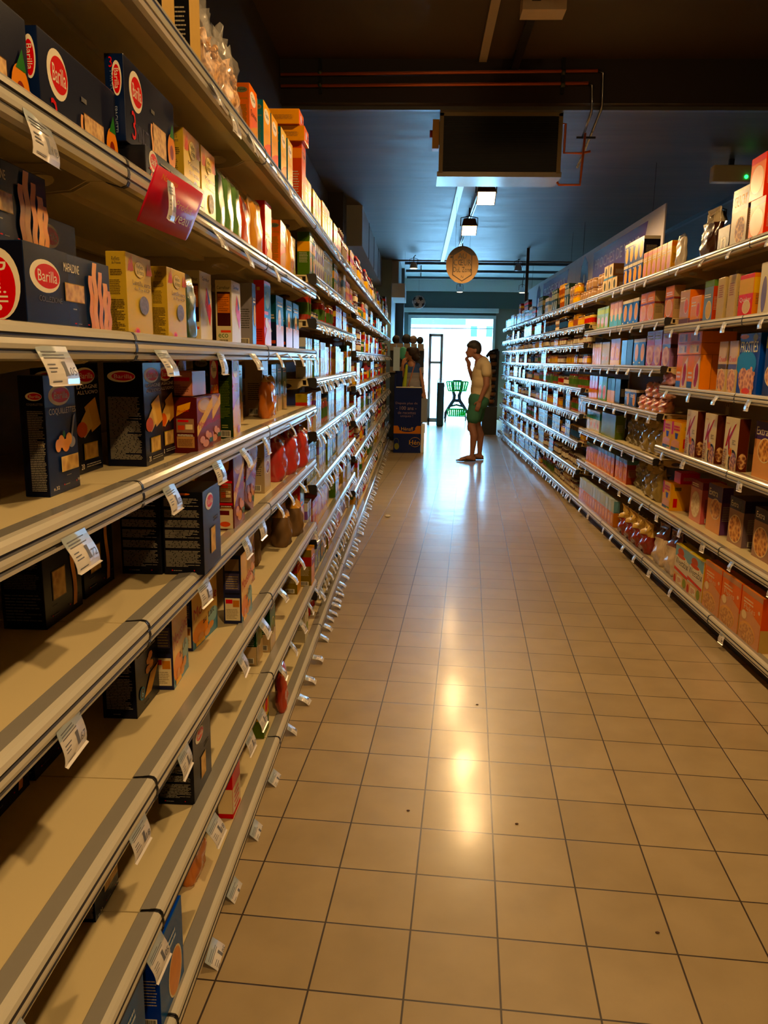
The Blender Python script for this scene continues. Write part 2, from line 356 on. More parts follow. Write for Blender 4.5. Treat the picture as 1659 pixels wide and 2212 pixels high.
def bracket_mesh(D):
    out = [(.07, -.008), (D, -.008), (D, -.085), (D - .12, -.08), (.2, -.06), (.1, -.05), (.07, -.035)]
    bm = bmesh.new(); ov = [bm.verts.new((0, a, b)) for a, b in out]; oe = [bm.edges.new((ov[i], ov[(i + 1) % len(ov)])) for i in range(len(ov))]
    hv = [bm.verts.new((0, .155 + .03 * math.cos(2 * PI * i / 14), -.034 + .012 * math.sin(2 * PI * i / 14))) for i in range(14)]
    oe += [bm.edges.new((hv[i], hv[(i + 1) % 14])) for i in range(14)]
    bmesh.ops.triangle_fill(bm, edges=oe, use_beauty=True)
    r = bmesh.ops.extrude_face_region(bm, geom=bm.faces[:]); bmesh.ops.translate(bm, vec=(.003, 0, 0), verts=[v for v in r['geom'] if isinstance(v, bmesh.types.BMVert)])
    mb = MB(); mb.bm(bm, CREAM); return mb.mesh('bracket')
def tag_mesh(w, price=None, curl=.016, drop=.052):
    """price ticket in a clear holder, curling outward below the rail"""
    mb = MB(); n = 7; R = random.Random(sum(map(ord, price)) if price else 5)
    pr = [(-.001 - curl * math.sin(i / n * PI * .62) * (i / n) ** .3, -.012 - drop * i / n) for i in range(n + 1)]
    for i in range(n):
        (a, b), (c, d) = pr[i], pr[i + 1]
        mb.add([(-w / 2, a, b), (w / 2, a, b), (w / 2, c, d), (-w / 2, c, d), (-w / 2, a + .0012, b), (w / 2, a + .0012, b), (w / 2, c + .0012, d), (-w / 2, c + .0012, d)],
               [(0, 1, 2, 3), (7, 6, 5, 4), (0, 3, 7, 4), (1, 5, 6, 2)], TAGB if i < 2 else TAGW, True)
    mb.add([(-w / 2, pr[-1][0], pr[-1][1]), (w / 2, pr[-1][0], pr[-1][1]), (w / 2, pr[-1][0] - .004, pr[-1][1] - .002), (-w / 2, pr[-1][0] - .004, pr[-1][1] - .002)], [(0, 1, 2, 3)], TAGW)
    def pos(u, v):
        q = max(0, min(.999, 1 - v)) * n; i = int(q); t = q - i
        return (-w / 2 + u * w, pr[i][0] * (1 - t) + pr[i + 1][0] * t - .0009, pr[i][1] * (1 - t) + pr[i + 1][1] * t)
    def put(uv, fs): mb.add([pos(*p) for p in uv], fs, INKG)
    for (u0, u1, v0, v1, k) in ((.08, .8, .66, .9, 3), (.08, .38, .3, .58, 3), (.08, .5, .06, .12, 1)):
        for j in range(k):
            v = v1 - (v1 - v0) * (j + .7) / k; e = u1 - (u1 - u0) * R.random() * .4; put([(u0, v), (e, v), (e, v + .028), (u0, v + .028)], [(0, 1, 2, 3)])
    if price:
        a, b = price.split(',')
        for txt, u0, v0, u1, v1 in ((a, .56, .22, .68, .6), (',', .69, .2, .71, .28), (b, .72, .22, .94, .44)):
            g, f, _ = text_geo(txt); put([(u0 + (u1 - u0) * x, v0 + (v1 - v0) * y) for x, y in g], f)
    else: put([(.6, .25), (.68, .25), (.68, .58), (.6, .58)], [(0, 1, 2, 3)]); put([(.72, .25), (.92, .25), (.92, .4), (.72, .4)], [(0, 1, 2, 3)])
    return mb.mesh('price_tag')
SHELF_U, SHELF_B = shelf_mesh(LB, .46), shelf_mesh(LB, .5)
RAILM = rail_mesh(LB); BRK = bracket_mesh(.42)
TAGS = [tag_mesh(.082, p) for p in ('1,72', '1,05', '1,18', '1,67')] + [tag_mesh(.052), tag_mesh(.052, None, .022, .046)]
def back_mesh(h):
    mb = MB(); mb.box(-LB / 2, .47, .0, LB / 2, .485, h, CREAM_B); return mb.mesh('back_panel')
def upright_mesh(h):
    mb = MB(); mb.box(-.014, .455, 0, .014, .47, h, CREAM)
    for i in range(int(h / .1)): mb.box(-.003, .4535, .05 + i * .1, .003, .4555, .075 + i * .1, GROOVE)
    return mb.mesh('upright')
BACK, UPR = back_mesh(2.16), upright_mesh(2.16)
mb = MB(); mb.box(-LB / 2, .06, 0, LB / 2, .47, .035, DARKP); PLI_L = mb.mesh('plinth')
mb = MB(); mb.box(-LB / 2, .035, 0, LB / 2, .47, .07, DARKP); PLI_R = mb.mesh('plinth')
ORD = ['first', 'second', 'third', 'fourth', 'fifth', 'sixth', 'seventh', 'eighth', 'ninth', 'tenth', 'eleventh', 'twelfth', 'thirteenth', 'fourteenth', 'fifteenth', 'sixteenth', 'seventeenth', 'eighteenth', 'nineteenth', 'twentieth']
ZN = [.045, .295, .595, .92, 1.188, 1.455, 1.745, 2.07]                    # left, near bays
ZC = [.045, .225, .50, .785, 1.055, 1.32, 1.605, 1.815, 2.07]               # left, third to fourth
ZE = [.045, .34, .63, .92, 1.2, 1.48, 1.78, 2.07]                           # left, far
RN = [.11, .48, .885, 1.275, 1.655, 2.02]                                   # right, near
RM = [.11, .48, .79, 1.09, 1.40, 1.71, 2.02]
RF = [.11, .37, .64, .92, 1.17, 1.4, 1.6, 1.78, 2.02]
LBAYS = [(.145 + LB * k, ZN if k < 3 else ZC if k < 5 else ZE) for k in range(11)]
RBAYS = [(2.75 + LB * k, RN if k < 2 else RM if k < 4 else RF) for k in range(10)]
XL, XLB, XR, XRB = -.50, -.478, 1.585, 1.565
def near_tags(side, b, j):
    """Y of the readable tickets on the nearest left shelves"""
    T = {(0, 6): [1.06, .6], (0, 5): [1.05, .55], (0, 4): [1.08, .62], (0, 3): [1.03, .56], (0, 2): [1.27, .8, .4], (0, 1): [1.32, .86, .5], (0, 0): [1.26, .8],
         (1, 6): [1.93, 2.27], (1, 5): [1.5, 1.97, 2.33], (1, 4): [1.52, 1.9, 2.17, 2.5], (1, 3): [1.75, 2.2, 2.45], (1, 2): [1.55, 2.1, 2.4], (1, 1): [1.74, 2.2, 2.36], (1, 0): [1.6, 1.83, 2.1, 2.4],
         (0, 7): [.95, .5], (1, 7): [1.97, 2.17, 2.38]}
    return T.get((b, j)) if side == 'L' else None
def unit(side, b, y0, zs):
    L = side == 'L'; yc = y0 + LB / 2; x = XL if L else XR
    u = thing('shelving_unit', (x, yc, 0), PI / 2 if L else -PI / 2)
    n = len(LBAYS) if L else len(RBAYS)
    tag(u, f"cream metal shelving unit, {ORD[b]} from the camera along the {'left' if L else 'right'} of the aisle", 'shelving', f"shelving units along the {'left' if L else 'right'} of the aisle")
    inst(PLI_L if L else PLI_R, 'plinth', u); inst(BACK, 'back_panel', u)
    inst(UPR, 'upright', u, (-LB / 2 + .014, 0, 0)); inst(UPR, 'upright', u, (LB / 2 - .014, 0, 0))
    R = random.Random(b * 17 + (0 if L else 5))
    for j, z in enumerate(zs):
        dy = -(.022 if L else .02) if j == 0 else 0
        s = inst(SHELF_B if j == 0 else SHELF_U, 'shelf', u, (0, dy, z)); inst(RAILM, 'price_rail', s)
        if j: inst(BRK, 'bracket', s, (-LB / 2 + .006, 0, 0)); inst(BRK, 'bracket', s, (LB / 2 - .009, 0, 0))
        nt = near_tags(side, b, j)
        if nt:
            for k, ty in enumerate(nt): inst(TAGS[(b + j + k) % 4], 'price_tag', s, (ty - yc, 0, -.012), (R.uniform(-.25, .15) - (.5 if j == 0 else 0), 0, R.uniform(-.06, .06)))
        else:
            d = 5 if (L and b < 3) else 3 if (not L and b < 2) else 4 if (not L and b < 4) else 11
            if L and b == 0: d = 3
            for k in range(d):
                if R.random() < .88:
                    t = (-LB / 2 + LB * (k + .5) / d + R.uniform(-.03, .03)); me = TAGS[4 + (R.random() < .4)]
                    inst(me, 'price_tag', s, (t if L else -t, 0, -.006), (R.uniform(-.9, -.5) if L and j == 0 else R.uniform(-.3, .02) if L else R.uniform(-.05, .2), 0, R.uniform(-.12, .12)))
    return u
for b, (y0, zs) in enumerate(LBAYS): unit('L', b, y0, zs)
for b, (y0, zs) in enumerate(RBAYS): unit('R', b, y0, zs)
# ------------------------------------------------------------------ products
SHELFZ = {('L', b): zs for b, (y, zs) in enumerate(LBAYS)}; SHELFZ.update({('R', b): zs for b, (y, zs) in enumerate(RBAYS)})
PROTO = {}      # key -> (parts [(name, mesh, parent index)], w, d, h, object name, category, description)
def proto(key, mb, w, d, h, name, cat, desc, parts=()):
    me = mb.mesh(name); PROTO[key] = (me, [(n, p.mesh(n)) for n, p in parts], w, d, h, name, cat, desc)
LOG = []        # (object, description, side, bay, level, y)
def place(key, x, y, z, side, rot=0, label=None, group=None, tilt=(0, 0), log=None):
    me, parts, w, d, h, name, cat, desc = PROTO[key]
    rz = (PI / 2 if side == 'L' else -PI / 2) + rot
    o = inst(me, name, None, (x, y, z + .0006), (tilt[0], tilt[1], rz))
    for n, pm in parts: inst(pm, n, o)
    o['category'] = cat
    if label: o['label'] = label
    if group: o['group'] = group
    if log is not None: LOG.append((o, desc, side, log[0], log[1], y, z))
    return o
def near(key, side, j, x, y, label, rot=0, dz=0, group=None, tilt=(0, 0), bay=0):
    """x = front face, y = nearer edge of the front"""
    w = PROTO[key][2]; return place(key, x, y + w / 2, SHELFZ[(side, bay)][j] + dz, side, rot, label, group, tilt)
WH, RED, NAVY, NAVYL = '#e6ddc8', '#c3202a', '#0b0d1c', '#152448'
YEL, ORG, GRN = '#d9a52a', '#d9741c', '#2f6b2c'
PASTA = food('pasta_window', '#b07a2c', '#e2b860', 55); PENNE = food('pasta_picture', '#c06a16', '#efa53a', 18); SPAG = food('spaghetti_window', '#a8762c', '#d9ab58', 90)
LENT = food('lentil_window', '#4a4030', '#6f6350', 160); CERE = food('cereal_flakes', '#7a3c12', '#e8ad58', 45, c3='#c47a2a'); MUES = food('muesli_mix', '#4a2412', '#d9a868', 60, c3='#8a4a20')
NUTS = food('snack_balls', '#7a4c22', '#cf9a58', 70); CREAMF = food('rice_flakes', '#caa878', '#f0e0c0', 50)
SPW = mat('spoon_grey', '#8b8a92', .3); WIND = ink('#8a6a3a')
def logo(f, cu, cv, ru, rv, rot=0, txt='Barilla'):
    f.e(cu, cv, ru, rv, ink(WH), 28); f.e(cu + (ru * .13 if not rot else 0), cv + (rv * .02 if not rot else -rv * .1), ru * .82, rv * .74 if not rot else rv * .82, ink(RED), 28)
    if not rot: f.t(cu - ru * .5, cv - rv * .34, cu + ru * .78, cv + rv * .36, txt, ink(WH))
    else: f.t(cu - ru * .42, cv - rv * .75, cu + ru * .42, cv + rv * .62, txt, ink(WH), rot)
GREYL = ink('#8d877a', .5); GREYD = ink('#55524b', .5)
def wave(f, u, v0, v1, w, m, amp=.02, per=3, ph=0, n=14):
    for i in range(n):
        t0, t1 = i / n, (i + 1) / n; a = amp * math.sin(per * 6.28 * t0 + ph); b = amp * math.sin(per * 6.28 * t1 + ph)
        f.k -= 1 if i else 0
        f.put([(u + a, v0 + (v1 - v0) * t0), (u + a + w, v0 + (v1 - v0) * t0), (u + b + w, v0 + (v1 - v0) * t1), (u + b, v0 + (v1 - v0) * t1)], [(0, 1, 2, 3)], m)
def origin(f, u0, v, u1, m=GREYL):
    f.e(u0, v, .014, .008, ink(RED), 8); f.l(u0 + .03, v - .006, u1 - .03, v + .008, 1, m); f.e(u1, v, .014, .008, ink(RED), 8)
# -- pasta boxes
mb, f = carton(.121, .041, .198, NAVYL); F, L = f['F'], f['L']
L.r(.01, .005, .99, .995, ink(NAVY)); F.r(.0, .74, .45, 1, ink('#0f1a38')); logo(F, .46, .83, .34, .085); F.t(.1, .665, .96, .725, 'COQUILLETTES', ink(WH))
F.p([(.86, .64), (.93, .66), (.8, .46), (.74, .46)], SPW); F.e(.76, .42, .12, .05, SPW)
for a, b, c in ((.42, .44, .1), (.55, .4, .12), (.66, .45, .1), (.3, .41, .09)): F.e(a, b, c, .055, PENNE, 16)
F.e(.5, .5, .04, .03, ink(GRN)); F.r(.36, .18, .93, .31, ink('#d8c28a')); F.r(.38, .185, .91, .305, PASTA); F.l(.5, .14, .85, .15, 1, GREYL)
F.t(.06, .045, .24, .075, 'n.32', ink(WH)); origin(F, .4, .07, .8); F.t(.84, .06, .98, .09, '500g', ink(WH))
logo(L, .6, .83, .33, .035); L.t(.3, .755, .95, .775, 'COQUILLETTES', GREYL); L.l(.3, .05, .95, .72, 46, GREYL, .45); L.t(.66, .42, .92, .445, '500g', ink('#b8ab8a'))
proto('coq', mb, .121, .041, .198, 'pasta_box', 'pasta box', 'navy shell pasta box')
mb, f = carton(.121, .082, .217, NAVY); F, L = f['F'], f['L']
F.r(0, 0, 1, 1, ink('#121526')); logo(F, .45, .88, .4, .075); F.t(.12, .765, .92, .8, 'LASAGNE', ink(WH)); F.t(.12, .715, .92, .75, "ALL'UOVO", ink(WH))
F.p([(.35, .6), (.8, .68), (.98, .42), (.6, .36)], mat('print_lasagne', '#d8a038', .4)); F.p([(.05, .42), (.5, .6), (.65, .42), (.3, .32)], mat('print_lasagne2', '#e3b655', .4)); F.e(.22, .4, .2, .07, ink('#d0661c'))
F.r(.25, .12, .8, .27, ink('#b89a50')); F.r(.28, .13, .77, .26, PASTA); F.t(.1, .04, .22, .09, '20', ink(WH)); F.l(.3, .05, .9, .09, 2, GREYL)
logo(L, .45, .87, .36, .055); L.l(.08, .07, .92, .68, 48, GREYL, .45)
proto('lasagne', mb, .121, .082, .217, 'lasagne_box', 'pasta box', 'dark lasagne sheet box')
mb, f = carton(.157, .08, .205, NAVY); F, L = f['F'], f['L']
F.r(0, 0, 1, 1, ink('#0d0f1e')); logo(F, .42, .86, .28, .075); F.t(.26, .65, .62, .7, 'TROFIE', ink(WH)); F.r(.2, .22, .56, .5, ink('#6b5a3a')); F.r(.22, .23, .54, .49, PASTA)
wave(F, .72, .06, .74, .1, PENNE, .03, 1); F.l(.2, .17, .5, .18, 1, GREYD); origin(F, .16, .09, .62, GREYD); F.t(.86, .12, .95, .145, '500g', GREYD)
for a, b in ((.08, .34), (.38, .52), (.56, .68), (.72, .8)): L.l(.08, a, .92, b, 9, GREYD, .4, int(a * 90))
proto('trofie', mb, .157, .08, .205, 'pasta_box', 'pasta box', 'black trofie pasta box')
mb, f = carton(.166, .094, .196, '#0b0c12'); F, L = f['F'], f['L']
logo(F, .36, .84, .22, .1); F.l(.6, .55, .9, .62, 2, GREYD); F.r(.38, .18, .66, .5, ink('#8a7a60')); F.r(.4, .19, .64, .49, PASTA)
for a, b, n in ((.1, .3, 13), (.33, .42, 6), (.45, .55, 7), (.58, .67, 6), (.7, .79, 6), (.83, .93, 7)): L.l(.05, a, .92, b, n, GREYL, .45, n)
origin(L, .2, .055, .75); L.e(.5, .975, .2, .014, ink('#b5622c'))
proto('textbox', mb, .166, .094, .196, 'pasta_box', 'pasta box', 'black pasta box with long printed text')
mb, f = carton(.156, .08, .2, '#17181d'); F, L = f['F'], f['L']; L.r(.01, .01, .99, .99, ink(NAVY))
F.t(.16, .8, .8, .9, 'Piccolini', ink('#c9c0a8')); F.l(.1, .7, .9, .76, 2, GREYL); 
for a, b in ((.55, .55), (.65, .48), (.5, .45), (.62, .6)): F.e(a, b, .1, .05, PENNE, 7)
F.p([(.3, .15), (.6, .15), (.95, .4), (.6, .38)], ink('#b8873a')); F.e(.22, .24, .11, .08, ink('#2c6f93')); F.e(.22, .24, .085, .06, ink('#17181d')); F.t(.18, .2, .26, .28, '6', ink('#8fc0d8')); F.l(.35, .06, .8, .08, 1, GREYD)
L.l(.12, .12, .9, .88, 40, GREYL, .4); L.l(.3, .05, .8, .065, 1, GREYL)
proto('picc', mb, .156, .08, .2, 'pasta_box', 'pasta box', 'dark grey box of small pasta')
mb, f = carton(.29, .075, .112, '#14233f'); F, L = f['F'], f['L']; L.r(.005, .01, .995, .99, ink(NAVY)); F.r(0, 0, .45, 1, ink('#101827'))
logo(F, .2, .64, .155, .2); F.t(.4, .76, .58, .87, 'MAFALDINE', ink(WH)); F.t(.12, .33, .36, .4, 'COLLEZIONE', GREYD); F.r(.4, .38, .63, .62, ink('#a08048')); F.r(.405, .39, .625, .61, SPAG)
F.l(.48, .28, .58, .31, 1, GREYL); origin(F, .5, .1, .66); F.t(.7, .08, .76, .15, '500g', ink(WH))
for i, (u, v1, w) in enumerate(((.665, .78, .05), (.715, .97, .055), (.785, .86, .05), (.845, .72, .06), (.9, .62, .05))): wave(F, u + .02, .0, v1, w, mat('print_mafalda%d' % (i % 2), '#e0952a' if i % 2 else '#d9861f', .4, 0, .15, 90), .009, 2, i)
L.e(.5, .5, .42, .42, ink(WH), 28); L.e(.5, .46, .33, .36, ink(RED), 28); L.t(.32, .17, .68, .75, 'Barilla', ink(WH), -1)
proto('maf', mb, .29, .075, .112, 'pasta_box', 'pasta box', 'long navy mafaldine pasta box')
mb, f = carton(.30, .036, .152, '#0f1328'); F, L = f['F'], f['L']; L.r(.02, .01, .98, .99, ink('#0d1a3c'))
logo(F, .2, .68, .12, .24); F.t(.1, .08, .17, .42, '3', ink(RED)); F.t(.18, .1, .42, .3, 'MINUTI', ink('#4a4a5c')); F.l(.48, .6, .64, .7, 1, GREYD); F.r(.5, .1, .78, .5, ink('#6a4a20')); F.r(.505, .11, .775, .49, SPAG)
wave(F, .46, .08, .46, .03, PENNE, .01, 1); F.e(.9, .3, .09, .25, ink('#d98a2a')); F.e(.9, .3, .04, .1, ink('#7a2a10')); F.p([(.86, .5), (.93, .7), (.96, .5)], ink(GRN))
L.e(.62, .72, .26, .2, ink(WH), 24); L.e(.62, .71, .2, .165, ink(RED), 24); L.t(.5, .6, .74, .83, 'Barilla', ink(WH), -1); L.t(.25, .84, .42, .96, '3', ink(RED)); L.t(.28, .46, .42, .8, 'MINUTI', ink('#56607c'), -1); L.t(.38, .1, .6, .4, 'SPAGHETTI', ink('#9aa3b4'), -1)
proto('spag', mb, .30, .036, .152, 'spaghetti_box', 'pasta box', 'navy spaghetti box')
mb, f = carton(.42, .1, .07, '#0d0f16'); F = f['F']; logo(F, .1, .7, .06, .28); F.t(.04, .1, .08, .5, '3', ink(RED)); F.l(.2, .35, .85, .85, 6, GREYL, .5); F.r(.88, .4, .96, .85, ink('#7d8a4a')); F.l(.87, .1, .97, .3, 2, GREYD)
proto('spag2', mb, .42, .1, .07, 'spaghetti_box', 'pasta box', 'flat black pasta box')
# -- pulses
def lentil(txt, pic, red_top, w, d, h, key, desc):
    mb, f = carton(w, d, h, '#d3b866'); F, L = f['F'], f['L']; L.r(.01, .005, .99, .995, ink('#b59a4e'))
    if red_top: F.r(0, .8, 1, 1, ink('#c8935a'))
    for u in (.12, .2, .85, .95): F.p([(u - .07, .78), (u + .08, .8), (u + .01, .95 if u != .2 else .99)], ink('#c0562c'))
    F.e(.5, .83, .2, .1, ink('#8a6a3a'), 24); F.e(.5, .83, .19, .095, ink('#dcc580'), 24); F.t(.38, .84, .63, .89, 'Reflets', ink('#3f4a3a')); F.t(.38, .77, .65, .83, 'de France', ink('#3f4a3a'))
    F.t(.2, .63, .92, .69, txt[0], ink('#3a2c20')); F.t(.25, .555, .88, .61, txt[1], ink('#3a2c20')); F.e(.62, .4, .19, .115, pic, 26); F.e(.3, .06, .1, .055, ink('#e07a20')); F.e(.3, .06, .06, .035, ink(RED))
    L.t(.3, .89, .7, .94, 'Reflets', ink('#3a3a30')); L.t(.3, .85, .75, .885, 'de France', ink('#3a3a30')); L.l(.2, .72, .82, .8, 4, ink('#4a3a22')); L.l(.15, .5, .7, .68, 9, ink('#5a4a2a'), .35); L.l(.12, .06, .88, .45, 20, ink('#5a4a2a'), .45)
    proto(key, mb, w, d, h, 'lentil_box', 'pulse box', desc)
lentil(('Lentille verte', 'du Puy AOP'), LENT, False, .135, .037, .152, 'lentil', 'yellow cream green lentil box')
lentil(('Mogette', 'de Vendée'), food('beans', '#8a8478', '#c9c2b4', 120), True, .14, .05, .222, 'mogette', 'cream mogette bean box')
# -- mashed potato
CR = mat('print_potato_cream', '#d9b878', .35)
def mash(key, w, d, h, body, tall, desc, milk=False):
    mb, f = carton(w, d, h, body); F, L = f['F'], f['L']
    if not milk:
        F.r(.02, .01, .99, .99, ink('#7a3a1c')); F.e(.5, .84, .42, .14, ink('#c79a5c')); F.e(.5, .85, .34, .1, CR); F.p([(.0, .3), (1, .78), (1, .98 if not tall else .86), (.0, .48)], ink('#e0bb62')); F.t(.1, .42, .95, .62, 'Mousline', ink('#b3231f'), 2)
        for a, b, c in ((.3, .22, .16), (.5, .14, .2), (.75, .25, .14), (.6, .3, .12)): F.e(a, b, c, .07, mat('print_potato', '#d9903c', .4, 0, .2, 60), 9)
        F.r(.72, .14, .95, .22, ink('#3b5c3a'))
        L.r(.0, .0, .98, 1, ink('#4a1712')); L.p([(.25, .66), (.75, .8), (.8, .92), (.3, .84)], ink('#d9a03a')); L.t(.3, .72, .72, .8, 'Mousline', ink('#b3231f'), 2)
        L.r(.25, .1, .9, .3, ink('#a98055')); L.r(.25, .37, .9, .62, ink('#8f6f58')); L.r(.3, .56, .7, .6, ink(RED)); L.r(.3, .42, .55, .5, ink('#c8542c')); L.r(.58, .43, .85, .52, ink('#dccaa0')); L.l(.28, .31, .88, .35, 2, ink(WH)); L.l(.3, .13, .85, .27, 6, ink('#6a4a34'), .4)
    else:
        F.r(0, 0, 1, 1, ink('#e0bb78')); F.p([(0, 0), (1, 0), (1, .28), (0, .16)], ink('#5a86a0')); F.e(.3, .2, .3, .16, ink('#d98a2e')); F.e(.8, .3, .2, .12, ink('#8fb0b4')); F.t(.06, .45, .97, .72, 'Mousline', ink('#b5391a'), 2); F.t(.4, .28, .85, .44, 'au Lait', ink('#3a2c2a'), 2)
        for a, b in ((.3, .12), (.55, .1), (.7, .16)): F.e(a, b, .12, .06, mat('print_potato', '#d9903c', .4, 0, .2, 60), 9)
        F.r(.1, .02, .45, .08, ink('#e3b25a'))
        L.r(.0, .0, 1, 1, ink('#1c1f3c')); L.r(.1, .5, .9, .74, ink('#4f4a6a')); L.l(.15, .52, .85, .72, 6, ink('#a89a6a'), .35); L.r(.08, .43, .92, .46, ink('#0e1020')); L.r(.08, .05, .92, .38, ink('#d8cba8')); L.r(.12, .3, .5, .36, ink(RED)); L.r(.52, .25, .88, .35, ink('#b3752c')); L.l(.14, .08, .84, .23, 7, ink('#8a7d64'), .35); L.r(.1, .78, .9, .95, ink('#7d6a50'))
    if tall and not milk: L.r(.1, .02, .95, .28, ink('#d8c8a4')); L.r(.18, .2, .75, .26, ink('#5a1a18')); L.e(.5, .08, .3, .035, ink('#cf5a28')); L.r(.1, .33, .95, .36, ink(RED)); L.r(.1, .62, .95, .65, ink(RED)); L.l(.15, .4, .9, .6, 8, ink('#7a5a30'), .4)
    proto(key, mb, w, d, h, 'mashed_potato_box', 'food box', desc)
mash('mash_s', .126, .067, .135, '#4a1712', False, 'small maroon mashed potato box'); mash('mash_t', .138, .052, .226, '#5a1c14', True, 'tall maroon mashed potato box')
mash('mash_m', .21, .05, .19, '#20233f', True, 'blue and cream milk mashed potato box', True); mash('mash_n', .15, .056, .222, '#20233f', True, 'tall blue and cream mashed potato box', True)
mb, f = carton(.12, .06, .06, '#a8694c'); f['L'].r(.04, .05, .96, .95, ink('#b8806a')); f['L'].r(.1, .6, .9, .75, ink(RED)); f['L'].l(.1, .1, .9, .5, 5, ink('#7a4a3a')); proto('pinkbox', mb, .12, .06, .06, 'food_box', 'food box', 'pinkish brown carton')
# -- polenta, semolina, quinoa
def tip(key, w, d, h, side, front, low, name, txt, desc, roundt=True):
    mb, f = carton(w, d, h, side); F, L = f['F'], f['L']
    F.r(0, 0, 1, 1, ink(front)); F.p([(0, 0), (1, 0), (1, .5), (.5, .44), (0, .34)], ink(low)); F.e(.45, .83, .36, .1, ink(WH)); F.t(.2, .79, .72, .87, 'Tipiak', ink('#23201c')); F.t(.12, .56, .9, .66, txt, ink(YEL if side != ORG else '#3a2010')); F.r(.05, .02, .4, .12, ink('#e3c84a')); F.e(.75, .1, .2, .05, ink('#b3623a'))
    L.e(.5, .9, .38, .04, ink('#6f7458')); L.t(.22, .88, .78, .92, 'Tipiak', ink('#15160f')); L.t(.15, .76, .88, .8, txt, ink('#8a7d30')); L.l(.2, .25, .85, .7, 24, ink('#5d6a24'), .4); L.l(.3, .13, .7, .18, 2, ink('#8a8a50')); L.b(.2, .02, .85, .1, ink('#cdc6b0'), ink('#15140f'))
    proto(key, mb, w, d, h, name, 'food box', desc)
tip('polenta', .085, .046, .238, '#18290f', '#a5281c', '#d8ad3c', 'polenta_box', 'POLENTA', 'green and yellow polenta box')
tip('quinoa', .117, .05, .21, ORG, ORG, '#c8922c', 'quinoa_box', 'Quinoa', 'orange quinoa box'); tip('boulgour', .13, .05, .23, '#1f6f8a', '#d9a52a', '#cf6a2c', 'bulgur_box', 'Quinoa', 'yellow and blue bulgur box')
tip('epeautre', .125, .055, .24, '#135a66', '#e0c070', '#c98a30', 'wheat_box', 'Quinoa', 'teal and yellow wheat box')
# -- simple cartons from a recipe
def simple(key, w, d, h, front, side, name, cat, desc, top=None, band=None, pic=None, picm=None, txt=None, txc=WH, lines=None, tb=(.12, .72, .88, .84), bar=False, extra=None):
    mb, f = carton(w, d, h, front)
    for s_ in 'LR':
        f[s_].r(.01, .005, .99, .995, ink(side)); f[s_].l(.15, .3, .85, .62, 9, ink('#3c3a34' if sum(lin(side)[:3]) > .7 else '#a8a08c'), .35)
        if band: f[s_].r(.01, band[0], .99, band[1], ink(band[2]))
        if bar: f[s_].b(.2, .03, .8, .14, ink('#d8d2c0'), ink('#1a1816'))
    if top: f['T'].r(.01, .02, .99, .98, ink(top))
    F = f['F']
    if band: F.r(0, band[0], 1, band[1], ink(band[2]))
    if pic: F.e(pic[0], pic[1], pic[2] + .03, pic[3] + .02, ink('#e0d0a8' if not extra == 'dark' else '#2a1a12')); F.e(pic[0], pic[1], pic[2], pic[3], picm or CERE)
    if lines: F.l(*lines, ink(txc))
    if txt: F.t(*tb, txt, ink(txc))
    proto(key, mb, w, d, h, name, cat, desc); return f
mb, f = carton(.12, .05, .195, '#d8d2c4'); F, L = f['F'], f['L']; L.r(.01, .01, .99, .99, ink('#cfc4a0')); L.t(.1, .86, .9, .91, 'Carrefour', ink('#2a2a2a')); L.r(.1, .3, .92, .82, ink('#3a100c')); L.r(.13, .5, .89, .79, ink('#c8781c')); L.l(.18, .53, .84, .76, 8, ink('#6a3408'), .3); L.r(.3, .2, .92, .235, ink('#d0513c')); L.t(.15, .12, .75, .18, 'eco', ink('#3f6a3a')); L.b(.15, .01, .8, .1, ink('#cfc4a0'), ink('#15140f'))
F.t(.2, .88, .8, .93, 'Carrefour', ink('#2a2a2a')); F.p([(.55, .8), (.95, .5), (.8, .25), (.6, .4), (.4, .55)], ink(RED)); F.p([(.6, .8), (.85, .6), (.7, .55)], ink('#3a66b8'))
proto('white_rice', mb, .12, .05, .195, 'rice_box', 'food box', 'white box with a red swirl')
simple('grey_tall', .06, .06, .215, '#1c2446', '#8a8790', 'rice_box', 'food box', 'narrow grey and navy carton', None, None, (.6, .5, .25, .15), PASTA, None, WH, (.2, .7, .8, .8, 2), bar=True)
mb, f = carton(.125, .038, .24, '#c8421a'); F, L = f['F'], f['L']; F.r(0, .45, 1, .95, ink('#2f6f86')); F.e(.5, .72, .3, .13, ink('#8fb6c0')); F.r(.0, .5, .6, .55, ink('#d0513c')); F.p([(0, 0), (1, 0), (1, .3), (.5, .42), (0, .1)], ink('#d8a03a')); F.e(.3, .38, .2, .08, ink(WH)); L.r(.3, .85, .6, .9, ink('#d8a03a')); L.l(.2, .1, .8, .3, 6, ink('#8a2a10'))
proto('orange_tall', mb, .125, .038, .24, 'couscous_box', 'food box', 'tall orange and blue carton')
mb, f = carton(.165, .062, .208, '#0f4a60'); F, L = f['F'], f['L']; L.r(.01, .01, .99, .5, ink('#101c3c')); F.r(0, 0, 1, .45, ink('#d8a078')); F.e(.45, .55, .2, .2, ink(WH)); F.e(.45, .5, .14, .08, ink('#b3623a')); L.l(.1, .56, .9, .66, 2, ink('#b8b09a'), .6); L.e(.45, .33, .3, .03, ink('#8a8a70')); L.r(.1, .1, .6, .16, ink('#2f5a2c')); L.r(.65, .1, .95, .16, ink('#a84a20')); F.l(.15, .8, .85, .92, 2, ink(WH))
proto('teal', mb, .165, .062, .208, 'semolina_box', 'food box', 'dark teal semolina box')
simple('orange_small', .135, .16, .062, '#e07a1a', '#c98a2a', 'food_box', 'food box', 'flat orange carton', '#e08a2a', None, (.4, .5, .12, .25), ink(WH), None, '#8a3a10', (.6, .3, .9, .7, 3))
